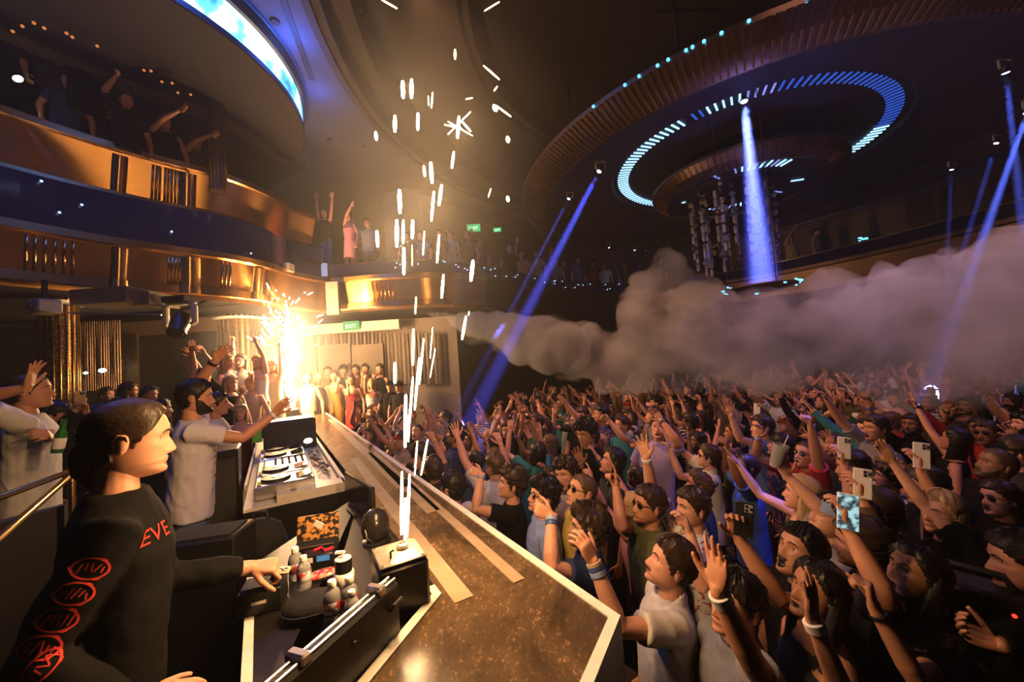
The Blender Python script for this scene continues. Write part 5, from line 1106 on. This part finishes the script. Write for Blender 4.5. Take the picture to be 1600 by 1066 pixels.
ped('person in olive shirt and sunglasses pointing upward', 1012, 790, yaw=100, head=(0, 12, 0), hires=HIRES, skin='tan', hair='short', hcol='brown', top='shirt', tcol='olive', glasses=True, R_=dict(t=P(962, 760, Y+.1), pole=(.2, -.2, -1), hand='point', palm=(-.5, -.6, 0), dir=(-.2, 0, 1)))
Y = YH(1078, 792)
ped('person in pink floral shirt with hand at the mouth', 1080, 794, yaw=100, head=(0, 10, 0), hires=HIRES, skin='fair', hair='short', hcol='brown', top='shirt', tcol='white', tpat='floral', L=dict(t=P(1078, 832, Y-.3), pole=(.2, -.2, -1), hand='hold', palm=(-.8, .2, 0), dir=(-.2, .1, 1)), R_=dict(t=P(1010, 716, Y+.1), pole=(.3, .2, -1), hand='open', palm=(-.6, -.7, 0), dir=(-.2, 0, 1)), bands=[(1, .95, 'silver', .012)])
Y = YH(1245, 862)
ped('person in black tee with open laughing mouth and beard', 1243, 862, yaw=92, head=(6, 26, 0), hires=HIRES, skin='olive', hair='short', hcol='black', beard='moustache', top='tee', tcol='black', mouth=.9, L=dict(t=P(1155, 842, Y-.15), pole=(.2, -.5, -1), hand='hold', palm=(-.4, -.8, 0), dir=(-.1, 0, 1)))
phone(P(1162, 812, Y-.18), (.15, 0, 1), (-.5, -.8, .1), 'dark glossy phone above the floral shirt', col='black')
Y = YH(1270, 925)
ped('person in dark grey top smiling, hand raised with a white wristband', 1268, 926, yaw=86, head=(10, 24, 0), hires=HIRES, skin='olive', hair='long', hcol='black', top='tank', tcol='charcoal', slim=.88, mouth=.3, L=dict(t=P(1270, 970, Y-.35), pole=(.2, -.2, -1), hand='open', palm=(-.5, .8, 0), dir=(.05, 0, 1)), bands=[(-1, .94, 'white', .016)])
Y = YH(1420, 898)
ped('person in black sequined top beaming up, fist at the chin', 1418, 898, yaw=84, head=(6, 28, 0), hires=HIRES, skin='olive', hair='long', hcol='black', top='tee', tcol='black', tpat='sequin', slim=.9, mouth=.7, L=dict(t=P(1366, 950, Y-.25), pole=(.1, -.3, -1), hand='fist', palm=(-.6, .6, 0), dir=(-.05, .1, 1)), bands=[(-1, .9, 'black', .008)])
Y = YH(1140, 945)
ped('person in slate grey shirt with open hand and cloth bracelets', 1146, 944, zh=.70, yaw=96, head=(10, 14, 0), hires=HIRES, skin='tan', hair='short', hcol='black', top='shirt', tcol='grey', L=dict(t=P(1122, 925, Y-.3), pole=(.3, -.3, -1), hand='open', palm=(-.75, -.4, 0), dir=(.1, 0, 1)), bands=[(-1, .93, 'silver', .012), (-1, .86, 'white', .008)])
Y = YH(1290, 808)
ped('person in grey tee and pale cap looking up, below the lit phone', 1290, 808, yaw=84, head=(5, 24, 0), hires=HIRES, skin='fair', hair='short', hcol='black', top='tee', tcol='grey', cap=('light blue', True), R_=dict(t=P(1228, 742, Y+.1), pole=(.4, 0, -1), hand='hold', palm=(-.5, -.8, 0), dir=(-.2, 0, 1)))
e = empty('drink_cup', P(1216, 712, Y+.05), 0, 'clear tumbler with straw held high in the purple light', 'cup'); e.rotation_euler = (R(10), R(14), 0)
q = MB(); q.lathe([(.03, -.07), (.032, -.068), (.042, .07), (.040, .07), (.030, -.06)], 18); q.build('tumbler', mat('cup_plastic', (.8, .78, .82), .1, trans=.7, ior=1.15), e); q = MB(); q.tube([(0, 0, -.05), (.025, 0, .13)], .003, 6); q.build('straw', M_cap_w, e); q = MB(); q.lathe([(.028, -.06), (.036, .035)], 16); q.build('drink', mat('drink_pink', (.6, .35, .45), .2), e)
Y = YH(1205, 720)
ped('person in denim blue tee seen from behind with arm stretched up', 1190, 668, zh=.80, yaw=80, head=(0, 10, 0), skin='fair', hair='short', hcol='brown', top='tee', tcol='denim', hires=HIRES, L=dict(t=P(1142, 650, YH(1190, 668, .8)-.1), pole=(.3, 0, -1), hand='open', palm=(-.3, -.9, 0), dir=(0, 0, 1)))
Y = YH(1468, 800)
ped('person in black top with long blond hair, arm reaching up left', 1470, 802, yaw=98, head=(0, 10, 0), hires=HIRES, skin='fair', hair='long', hcol='blond', top='tee', tcol='black', slim=.9, L=dict(t=P(1385, 712, Y+.1), pole=(.3, 0, -1), hand='flat', palm=(-.3, -.9, 0), dir=(-.5, 0, .9)))
# phones held up by people in the crowd
def phone_person(px, py, hx, hy, zh, label, plabel, dY=-.25, lit=False, col='white', face=(-.6, -.8, .12), both=False, **kw):
    Y = YH(px, py, zh)+dY; dct = dict(t=P(hx, hy+26, Y+.02), pole=(.3, 0, -1), hand='hold', palm=(-.6, .7, 0), dir=(0, 0, 1))
    ped(label, px, py, zh, L=dct, R_=dict(dct, t=P(hx+10, hy+30, Y+.04)) if both else None, **kw); phone(P(hx, hy, Y), (.12, 0, 1), face, plabel, lit, col)
phone_person(1450, 760, 1440, 712, .74, 'person in dark tee holding up a white backed phone at the right', 'white phone with three lenses held highest at the right', skin='tan', top='tee', tcol='black')
phone_person(1375, 800, 1348, 756, .74, 'person in brown long sleeves holding a white phone in both hands', 'white phone with three lenses above the lit phone', skin='tan', top='long', tcol='brown', both=True)
phone_person(1350, 850, 1325, 800, .74, 'person in charcoal tee filming with a lit phone screen', 'phone with bright screen showing the show', lit=True, face=(.6, .75, -.15), skin='tan', top='tee', tcol='charcoal')
phone_person(1335, 730, 1319, 700, .74, 'person in navy tee holding a pale phone right of the tumbler', 'pale phone held up right of the tumbler', skin='tan', top='tee', tcol='navy')
phone_person(1190, 655, 1183, 640, .72, 'person in black tee far back holding a small pale phone', 'small pale phone far back left of the denim tee', skin='olive', top='tee', tcol='black', lod=2)
phone_person(1100, 640, 1095, 605, .76, 'person in charcoal top holding a dark phone up against the smoke', 'small dark phone held up against the smoke', col='black', skin='olive', top='tee', tcol='charcoal', lod=2)
# big video camera at the lower right
cam_e = empty('video_camera', P(1530, 940, 1.75), R(35), 'black shoulder video camera at the lower right corner', 'camera')
q = MB(); q.box((0, 0, 0), (.15, .34, .17), bev=.012); q.build('body', M_gear, cam_e); q = MB(); q.lathe([(.055, 0), (.06, .10), (.07, .20), (.075, .22), (.06, .22)], 20, Matrix.Translation((0, .17, 0)) @ Matrix.Rotation(R(-90), 4, 'X')); q.build('lens', M_gear, cam_e)
q = MB(); q.tube([(0, .1, .09), (0, .08, .14), (0, -.08, .14), (0, -.1, .09)], .014, 8); q.build('top_handle', M_rubber, cam_e); q = MB(); q.box((-.10, .02, .06), (.05, .10, .06), bev=.01); q.build('viewfinder', M_gear, cam_e); q = MB(); q.ball((-.08, -.10, .02), .008, 8, 5); q.build('record_lamp', emis('record_red', (1, .05, .02), 2), cam_e)
q = MB(); q.tube([(-.09, .2, -.02), (-.2, .1, -.03), (-.45, -.05, -.05)], .012, 8); q.build('grip_rod', M_gear, cam_e)
ped('person in black jacket working the video camera at the lower right', 1605, 880, zh=.74, yaw=60, top='long', tcol='black', skin='tan', hair='short', hcol='black', L=dict(t=P(1462, 945, 1.72), pole=(.2, -.3, -1), hand='flat', palm=(-.2, .4, -1), dir=(-.9, .2, .1)), R_=dict(t=P(1560, 1010, 1.5), pole=(.2, -.3, -1), hand='hold', palm=(-.5, 0, .5), dir=(-.5, .3, .2)))
# ---- everyone else
rc = random.Random(42)
edge0 = Vector((A.x, A.y)); ed = Vector((C.x-A.x, C.y-A.y)).normalized(); en = Vector((-ed.y, ed.x))
if en.dot(Vector((1, 0))) < 0: en = -en
COLW = ['black']*8+['charcoal']*4+['white']*3+['grey', 'grey', 'navy', 'navy', 'blue', 'denim', 'light blue', 'olive', 'cream', 'maroon', 'pink', 'teal', 'beige', 'brown', 'red', 'lilac', 'green', 'mustard']
GAR = [('tee', 'tee', 1), ('tee', 'tee', 1), ('polo', 'polo shirt', 1), ('shirt', 'shirt', 1), ('long', 'long-sleeved top', 1), ('tank', 'tank top', .89), ('tee', 'tee', .89), ('tank', 'tank top', .89)]
used = {}; NC = 0; cand = []
y_ = 1.7
while y_ < 13.5:
    step = .50 if y_ < 6 else .58
    x_ = -5.5
    while x_ < 1.42*y_+.2:
        cand.append((x_+rc.uniform(-.14, .14)+(.25 if int(y_/step) % 2 else 0), y_+rc.uniform(-.14, .14))); x_ += step
    y_ += step*.88
for x, y in cand:
    if Vector((x-edge0.x, y-edge0.y)).dot(en) < .36: continue
    if y < 1.75 and x > .1: continue
    if y > 8.2 and x < .1: continue
    if any((x-a)**2+(y-b)**2 < (.40 if y > 2.6 else .46)**2 for a, b, _ in TAKEN): continue
    px, py = proj((x, y, .75))
    if px > 1660 or px < 500 or py > 1090: continue
    bx = min((abs(p.x-x), p.y) for p in BAL if p.y > 8)[1]
    if y > bx-.5: continue
    if NC >= 235: break
    h = rc.gauss(1.72, .08); h = max(1.54, min(1.9, h)); col = rc.choice(COLW); top, gname, sl = rc.choice(GAR)
    pat = None
    if rc.random() < .10 and top in ('tee', 'shirt', 'polo'): pat = rc.choice(['floral', 'striped'])
    if sl < 1: h -= .07
    d = DJT-Vector((x, y, 0)); yaw = math.atan2(-d.x, d.y)+R(rc.gauss(0, 22)); fw = Vector((-math.sin(yaw), math.cos(yaw), 0)); rt_ = Vector((math.cos(yaw), math.sin(yaw), 0))
    s0 = Vector((x, y, GZ+1.41*h/1.75)); u = rc.random(); L_ = R2 = None
    def arm(side):
        t = s0+rt_*side*(.17+rc.uniform(-.12, .22))+fw*rc.uniform(.10, .45)+Vector((0, 0, rc.uniform(.26, .54)))
        return dict(t=t, hand=rc.choice(['open', 'open', 'open', 'flat', 'claw', 'fist', 'point', 'relaxed', 'two']), palm=fw+rt_*rc.uniform(-.5, .5), pole=rt_*side*rc.uniform(.2, 1)-Vector((0, 0, .8))+fw*.2)
    if u < .36: L_, R2, ps = arm(-1), arm(1), 'both arms up'
    elif u < .62: R2, ps = arm(1), 'right arm up'
    elif u < .88: L_, ps = arm(-1), 'left arm up'
    else: ps = 'arms down'
    lod = 1 if y < 5.2 else 2
    dep = 'front rows' if y < 3.4 else 'mid rows' if y < 6 else 'back rows'
    xz = 'by the runway' if px < 720 else 'under the jet' if px < 840 else 'below slanting shaft' if px < 950 else 'mid crowd' if px < 1080 else 'below upright shaft' if px < 1230 else 'right of shaft' if px < 1400 else 'at right edge'
    base = 'person in '+col+' '+(pat+' ' if pat else '')+gname+', '+ps; lab = base+', '+dep+' '+xz
    cap = (rc.choice(['black', 'white', 'navy', 'red']), rc.random() < .4) if rc.random() < .07 else None
    gl = rc.random() < .08 and lod == 1
    if cap: lab = base.replace(',', ' and '+cap[0]+' cap,', 1)+', '+xz
    used[lab] = used.get(lab, 0)+1
    hr_ = rc.choice(['short', 'short', 'curly', 'buzz', 'quiff', 'fringe']) if sl == 1 else 'long'
    person(lab, (x, y, GZ), yaw, (rc.gauss(0, 12), rc.uniform(2, 20), rc.gauss(0, 4)), h=h, lean=(rc.gauss(0, 3), rc.gauss(0, 4)), L=L_, R_=R2, top=top, tcol=col, tpat=pat, skin=rc.choice(['fair', 'fair', 'tan', 'tan', 'olive', 'brown']), hair=hr_, hcol=rc.choice(['black', 'black', 'brown', 'brown', 'light_brown', 'blond' if sl < 1 else 'brown']), lod=lod, mouth=rc.choice([0, 0, .3, .6]), glasses=gl, cap=cap, slim=sl, beard='full' if (sl == 1 and rc.random() < .15 and lod == 1) else None, group='crowd on the dance floor',
           bands=[(1 if R2 else -1, .93, rc.choice(['white', 'blue', 'silver', 'black', 'light blue', 'gold']), .010)] if (lod == 1 and (R2 or L_) and rc.random() < .45) else ())
    TAKEN.append((x, y, .3)); NC += 1
print('CROWD', NC, 'shared labels', sum(v for v in used.values() if v > 1))
# ================================================================== spark fountains
M_spark = mat('spark', (0, 0, 0), .5, emit=(1, .70, .34), es=22); M_spark.cycles.emission_sampling = 'NONE'
M_spark2 = mat('spark_core', (0, 0, 0), .5, emit=(1, .80, .50), es=40); M_spark2.cycles.emission_sampling = 'NONE'
SPK = [(628, 738, 627, 835, 7), (640, 742, 636, 838, 7), (633, 842, 634, 780, 10), (652, 690, 648, 742, 4), (668, 688, 658, 742, 5), (634, 618, 633, 698, 8), (645, 590, 640, 660, 6), (655, 560, 648, 640, 6), (662, 530, 655, 600, 5), (646, 515, 645, 570, 7), (676, 512, 672, 560, 2.4), (680, 545, 672, 590, 2.4), (617, 568, 617, 598, 8),
       (650, 465, 649, 490, 4), (693, 430, 690, 465, 7), (739, 408, 736, 438, 9), (728, 495, 722, 530, 7), (733, 487, 732, 493, 3), (620, 345, 620, 385, 9), (630, 345, 630, 380, 7), (645, 345, 644, 372, 8), (631, 388, 631, 428, 8), (663, 362, 661, 398, 4), (686, 368, 683, 410, 6), (589, 362, 590, 385, 8), (678, 300, 674, 345, 7), (690, 290, 686, 320, 8), (624, 298, 625, 332, 10), (644, 383, 644, 415, 2.4),
       (673, 255, 675, 285, 9), (662, 260, 664, 275, 7), (709, 238, 706, 262, 7), (717, 183, 715, 215, 8), (735, 175, 700, 210, 3), (700, 190, 738, 212, 3), (617, 182, 617, 205, 9), (653, 178, 653, 202, 8), (587, 207, 588, 218, 8), (629, 128, 630, 152, 10), (643, 125, 643, 152, 9), (676, 145, 674, 168, 4), (669, 150, 670, 165, 3), (711, 78, 711, 92, 6), (756, 103, 780, 124, 4), (772, 142, 777, 135, 3), (728, 155, 738, 153, 3),
       (775, 165, 798, 182, 4), (772, 166, 775, 172, 12), (793, 215, 794, 221, 10), (793, 308, 794, 314, 8), (597, 0, 620, 13, 4), (757, 17, 780, 3, 3), (767, 295, 763, 308, 2.4), (695, 195, 720, 200, 4), (722, 190, 735, 205, 5), (640, 640, 638, 690, 5)]
rs = random.Random(11); f1 = Vector((SM.x, SM.y, zt+.24)); f2 = SM2+Vector((0, 0, .23))
WHERE = lambda x, y: ('right at the machine' if y > 720 else 'low in the column' if y > 600 else 'level with the jet' if y > 480 else 'level with the balcony' if y > 340 else 'below the top burst' if y > 230 else 'in the top burst' if y > 110 else 'near the ceiling')
seen = {}
for i, (x0, y0, x1, y1, w_) in enumerate(SPK):
    Y = f1.y+.02 if y0 > 600 else f1.y+rs.uniform(-.12, .35)
    a, b = P(x0, y0, Y), P(x1, y1, Y+(.0 if y0 > 600 else rs.uniform(-.05, .05)))
    q = MB(); r_ = w_*.31/FPX*Y; m_ = (a+b)/2; q.tube([a, a.lerp(b, .3), a.lerp(b, .7), b], [r_*.7, r_, r_, r_*.7], 8, True)
    long = abs(y1-y0); lk = ('long ' if long > 45 else 'short ' if long > 18 else 'tiny ')+('slanting ' if abs(x1-x0) > 12 else 'upright ')+('thick ' if w_ > 6.5 else 'thin ')
    side = 'left of' if x0 < 628 else 'right of' if x0 > 665 else 'in line with'
    lab = lk+'spark '+WHERE(x0, y0)+', '+side+' the nozzle'
    thing(q, 'spark', M_spark2 if w_ > 7 else M_spark, lab, 'spark', 'sparks of the near fountain')
# far fountain: a dense plume nobody could count
q = MB()
for i in range(240):
    a = rs.uniform(0, 6.28); sp_ = abs(rs.gauss(0, .13)); h0 = rs.uniform(0, 1.9)*(1 if rs.random() < .8 else 1.25); ln = rs.uniform(.06, .30)
    d = Vector((math.cos(a)*sp_, math.sin(a)*sp_, 1)).normalized(); p = f2+d*h0
    if h0 > 1.25: d = (d+Vector((math.cos(a), math.sin(a), rs.uniform(-.6, .3)))*rs.uniform(.2, 1.5)).normalized(); ln *= .6; p = p+Vector((math.cos(a), math.sin(a), 0))*rs.uniform(0, .30)
    q.tube([p, p+d*ln], [rs.uniform(.004, .012), .004], 5)
for i in range(26):
    a = rs.uniform(0, 6.28); p = f2+Vector((math.cos(a)*rs.uniform(.1, .6), math.sin(a)*.4, rs.uniform(1.0, 2.5))); q.ball(p, rs.uniform(.010, .022), 6, 4)
q.lathe([(.015, 0), (.03, .3), (.05, .8), (.06, 1.2), (.04, 1.6), (.01, 1.9)], 12, Matrix.Translation(f2))
thing(q, 'spark_plume', M_spark2, 'dense white gold plume of sparks at the far runway end', 'sparks', kind='stuff')
for k, (x_, y_, p_) in enumerate(((633, 815, 11), (632, 660, 28), (648, 540, 22), (626, 372, 44), (676, 315, 36), (718, 200, 24), (637, 140, 20))): light('fountain_light', 'POINT', P(x_, y_, f1.y+.06), p_, HOT, shadow_soft_size=.04)
for k, (z, p_, dx, dy) in enumerate(((.35, 200, .16, -.10), (.35, 160, -.16, -.10), (1.0, 260, .2, -.12), (1.0, 210, -.2, -.12), (1.75, 260, .2, -.1), (1.75, 130, -.2, -.1))): light('fountain_light', 'POINT', f2+Vector((dx, dy, z)), p_, HOT, shadow_soft_size=.08)

# ================================================================== beam lamps
def vol_mat(name, dens, col=(1, 1, 1), g=.0, noise=None, soft=False):
    m = bpy.data.materials.new(name); m.use_nodes = True; nt = m.node_tree; nt.nodes.clear()
    o_ = nt.nodes.new('ShaderNodeOutputMaterial'); v_ = nt.nodes.new('ShaderNodeVolumeScatter'); v_.inputs['Density'].default_value = dens; v_.inputs['Anisotropy'].default_value = g; v_.inputs['Color'].default_value = (*col, 1)
    nt.links.new(v_.outputs[0], o_.inputs['Volume'])
    if noise:
        tc = nt.nodes.new('ShaderNodeTexCoord'); n_ = nt.nodes.new('ShaderNodeTexNoise'); n_.inputs['Scale'].default_value = noise[0]; n_.inputs['Detail'].default_value = 4; n_.inputs['Roughness'].default_value = .6
        nt.links.new(tc.outputs['Object'], n_.inputs['Vector']); mr = nt.nodes.new('ShaderNodeMapRange'); mr.inputs[1].default_value = noise[1]; mr.inputs[2].default_value = noise[2]; mr.inputs[3].default_value = noise[3]*dens; mr.inputs[4].default_value = dens
        nt.links.new(n_.outputs['Fac'], mr.inputs[0]); nt.links.new(mr.outputs[0], v_.inputs['Density'])
    elif soft:                              # thins out towards the edge of a unit ball
        tc = nt.nodes.new('ShaderNodeTexCoord'); ln = nt.nodes.new('ShaderNodeVectorMath'); ln.operation = 'LENGTH'; nt.links.new(tc.outputs['Object'], ln.inputs[0])
        mr = nt.nodes.new('ShaderNodeMapRange'); mr.interpolation_type = 'SMOOTHSTEP'; mr.inputs[1].default_value = 1; mr.inputs[2].default_value = 0; mr.inputs[3].default_value = 0; mr.inputs[4].default_value = dens
        nt.links.new(ln.outputs['Value'], mr.inputs[0]); nt.links.new(mr.outputs[0], v_.inputs['Density'])
    else: m.cycles.homogeneous_volume = True
    return m
zl = CAMZ+3.6+.8
M_lensb = emis('lens_blue', (.45, .60, 1), 18)
def beam(p0, p1, power, ang, s, label, r=.03, col=BLUE):
    d = (p1-p0).normalized(); c = p0-d*.26*s
    e, tip = moving_head(*proj(c), c.y, s, label, M_lensb, p1, 'beam lamp', 'blue beam lamps')
    light('beam_light', 'SPOT', tip+d*.03, power, col, aim=p1, spot_size=R(ang), spot_blend=.25, shadow_soft_size=r)
p = Pz(1163, 162, zl-.1)
tr = empty('beam_stop_tray', P(1188, 449, p.y+.05), 0, 'round tray of cyan lamps added to stop the upright blue shaft', 'tray')  # tray added so that the upright beam ends here
q = MB(); q.lathe([(.05, -.05), (.50, -.045), (.56, -.01), (.56, .01), (.52, 0), (.05, 0)], 32); q.build('dish', M_bronzed, tr)
for i in range(3): a = 2.1*i+.4; q = MB(); q.tube([(.5*math.cos(a), .5*math.sin(a), 0), (.5*math.cos(a), .5*math.sin(a), CAMZ+4.35-tr.location.z)], .008, 6); q.build('hanger', M_dark, tr)
rt_c = random.Random(4)
for i in range(26):
    a, r_ = rt_c.uniform(0, 6.28), rt_c.uniform(.50, .58); o = bpy.data.objects.new('cyan_lamp', cy_me); COL.objects.link(o); o.parent = tr; o.location = (r_*math.cos(a), r_*math.sin(a), rt_c.uniform(-.05, .05)); s_ = rt_c.uniform(.3, .7); o.scale = (s_*1.3, s_, s_)
beam(p, p-Vector((0, 0, 5)), 2250000, 6.6, .6, 'beam lamp on the ring chandelier shooting the widest blue shaft straight down', .06, (.17, .21, 1.0))
light('beam_light', 'SPOT', p-Vector((0, 0, .2)), 750000, (.05, .08, 1), aim=p-Vector((0, 0, 5)), spot_size=R(12), spot_blend=1.0, shadow_soft_size=.06)
p = P(935, 270, 7.6); beam(p, P(765, 600, 7.0), 1200000, 3.5, .45, 'beam lamp left of the chandelier sending the thick slanting shaft', .05, (.09, .11, 1.0))
p = P(888, 312, 9); beam(p, P(790, 500, 8.4), 450000, 2.2, .35, 'beam lamp below the chandelier rim sending the thin slanting shaft')
p = P(1604, 180, 5.6); beam(p, P(1530, 390, 6.0), 1350000, 3.2, .4, 'beam lamp at the right edge sending a thick slanting shaft')
p = P(1572, 117, 5.2); beam(p, P(1592, 300, 5.5), 900000, 2.6, .4, 'beam lamp highest at the right, pointing almost straight down')
p = P(1556, 226, 6.2); beam(p, P(1505, 390, 6.4), 450000, 1.8, .3, 'beam lamp at the right sending the thin slanting shaft')
p = P(1487, 267, 7.0); beam(p, P(1480, 400, 7.2), 330000, 1.8, .3, 'beam lamp at the right sending a faint upright shaft')
p = P(952, 388, 12.5); beam(p, P(985, 490, 12.5), 132000, 1.6, .3, 'left one of the two small beam lamps over the far balcony')
p = P(992, 392, 12.5); beam(p, P(1015, 480, 12.5), 99000, 1.6, .3, 'right one of the two small beam lamps over the far balcony')

# wash lamps added out of view in the dome to brighten smoke and crowd
for c_, aim, pw, cl, an, lab in (((2.0, 1.2, 7.75), (6.6, 6.2, 2.2), 3000, (1, .50, .44), 46, 'unseen warm wash lamp added in the dome above the front of the crowd'), ((-1.2, 5.2, 7.55), (1.8, 5.6, .6), 1700, (1, .42, .17), 64, 'unseen warm wash lamp added in the dome above the runway'), ((7.6, 2.4, 7.8), (2.0, 5.6, 1.4), 1000, (.30, .22, 1), 56, 'unseen violet wash lamp added in the dome above the right of the crowd')):
    e, tip = moving_head(0, 0, 0, .8, lab, emis('lens_warm', (1, .7, .45), 12) if cl[0] > .9 else emis('lens_violet', (.5, .4, 1), 10), aim, 'wash lamp', 'added wash lamps in the dome', c=c_)
    light('added_wash_light', 'SPOT', tip+(Vector(aim)-tip).normalized()*.04, pw, cl, aim=aim, spot_size=R(an), spot_blend=.9, shadow_soft_size=.08)
aim = P(1212, 735, 3.2); e, tip = moving_head(0, 0, 0, .6, 'unseen blue spot lamp added in the dome above the tumbler', M_lensb, aim, 'spot lamp', c=(3.2, 3.0, 7.75))
light('added_spot_light', 'SPOT', tip+(aim-tip).normalized()*.04, 5200, (.10, .12, 1), aim=aim, spot_size=R(8), spot_blend=.5, shadow_soft_size=.03)  # unseen spot added to throw a blue patch on the crowd
# ================================================================== smoke and haze
def puffs(name, blobs, voxel, m, label, disp=.35):
    q = MB()
    for c, r_ in blobs: q.ball(c, r_, 10, 7)
    me = remesh(q.mesh(name, m), voxel, 2, [m])
    a = np.empty(len(me.vertices)*3); me.vertices.foreach_get('co', a); a = a.reshape(-1, 3); nn = np.empty(len(a)*3); me.vertex_normals.foreach_get('vector', nn); nn = nn.reshape(-1, 3)
    dd = np.array([mnoise.fractal(Vector(p_)*1.6, 1.0, 2.0, 4) for p_ in a]); a = a+nn*(dd*disp)[:, None]; me.vertices.foreach_set('co', a.ravel()); me.update()
    o = bpy.data.objects.new(name, me); COL.objects.link(o); return tag(o, label, name.replace('_', ' '), kind='stuff')
PATH = [(657, 491, 8.4, 3), (690, 494, 8.3, 9), (730, 503, 8.2, 20), (780, 520, 8.0, 34), (840, 537, 7.8, 46), (900, 552, 7.5, 50), (960, 560, 7.2, 52), (1010, 545, 6.7, 66), (1070, 530, 6.3, 82), (1140, 545, 5.8, 86), (1220, 545, 5.4, 92), (1300, 543, 5.2, 94), (1380, 532, 5.0, 102), (1460, 512, 4.8, 112), (1540, 492, 4.7, 124), (1620, 475, 4.5, 136), (1710, 462, 4.4, 145)]
blobs = []; rb = random.Random(5)
for (x0, y0, Y0, r0), (x1, y1, Y1, r1) in zip(PATH, PATH[1:]):
    for k in range(6):
        t = k/6; x, y, Y, r_ = [a+(b-a)*t for a, b in zip((x0, y0, Y0, r0), (x1, y1, Y1, r1))]
        rr_ = r_/FPX*Y; c = P(x, y, Y)
        blobs.append((c, rr_*.72))
        for j in range(2):
            a = rb.uniform(0, 6.28); blobs.append((c+Vector((rb.uniform(-.3, .3), rb.uniform(-.7, .7), math.sin(a)))*rr_*.55, rr_*rb.uniform(.35, .55)))
for x, y, Y, r_ in ((1012, 465, 6.9, 34), (1018, 430, 6.9, 26), (1035, 410, 6.9, 24), (1050, 440, 6.9, 30), (1085, 455, 6.9, 32)): blobs.append((P(x, y, Y), r_/FPX*Y))
puffs('smoke_cloud', blobs, .10, vol_mat('smoke', 2.0, (.96, .94, .96), 0, (1.5, .36, .66, .12)), 'grey billowing smoke jet drifting across the hall above the crowd', .28)
jb = []
for (x0, y0, Y0, r0), (x1, y1, Y1, r1) in zip(PATH[:6], PATH[1:6]):
    for k in range(8):
        t = k/8; x, y, Y, r_ = [a+(b-a)*t for a, b in zip((x0, y0, Y0, r0), (x1, y1, Y1, r1))]; jb.append((P(x+rb.uniform(-3, 3), y+rb.uniform(-.25, .25)*r_, Y), r_*rb.uniform(.6, .85)/FPX*Y))
puffs('smoke_jet', jb, .05, vol_mat('smoke_jet', 3.2, (.97, .96, .96)), 'bright white smoke jet shooting right from behind the runway', .07)
# soft smoke balls added round the two fountains to carry their glow
q = MB(); q.ball((0, 0, 0), (1, 1, 1), 20, 12); o = q.build('spark_smoke', vol_mat('spark_smoke_near', .055, soft=True)); o.location = f1+Vector((.05, .15, 1.45)); o.scale = (.85, .85, 1.15); tag(o, 'thin smoke added for the glow round the near spark fountain', 'smoke', kind='stuff')
q = MB(); q.ball((0, 0, 0), (1, 1, 1), 20, 12); o = q.build('spark_smoke', vol_mat('spark_smoke_far', .11, soft=True)); o.location = f2+Vector((0, 0, 1.1)); o.scale = (2.2, 1.8, 2.2); tag(o, 'thin smoke added for the glow round the far spark fountain', 'smoke', kind='stuff')
q = MB(); q.box((1.6, 6.5, 3.1), (27.0, 24.4, 8.2)); o = q.build('haze', vol_mat('haze', .0028, g=.25), smooth=False); tag(o, 'thin haze filling the whole hall', 'haze', kind='stuff')
# ================================================================== labels: tell look-alikes apart by place
dup = {}
for o in COL.objects:
    if o.parent is None and (o.get('group') in ('crowd on the dance floor', 'sparks of the near fountain', 'people along the far balcony', 'amber downlights above the upper balcony') or o.get('group', '').startswith('cyan lamps') ): dup.setdefault(o['label'], []).append(o)
for lab, os_ in dup.items():
    if len(os_) < 2: continue
    sp_ = os_[0].name.startswith('spark')
    os_.sort(key=lambda o: proj(o.location)[0] if not sp_ else -o.location.z)
    words = {2: ('left one', 'right one'), 3: ('leftmost', 'middle one', 'rightmost')} if not sp_ else {2: ('upper one', 'lower one'), 3: ('top one', 'middle one', 'bottom one')}
    for i, o in enumerate(os_):
        ws = words.get(len(os_)); w_ = ws[i] if ws else ('first', 'second', 'third', 'fourth', 'fifth', 'sixth', 'seventh', 'eighth', 'ninth', 'tenth', 'eleventh', 'twelfth', 'thirteenth', 'fourteenth', 'fifteenth', 'sixteenth', 'seventeenth', 'eighteenth', 'nineteenth', 'twentieth')[min(i, 19)]+(' from the top' if sp_ else ' from left')
        o['label'] = lab+', '+w_
for o in COL.objects:
    if '_n' in o.keys(): del o['_n']
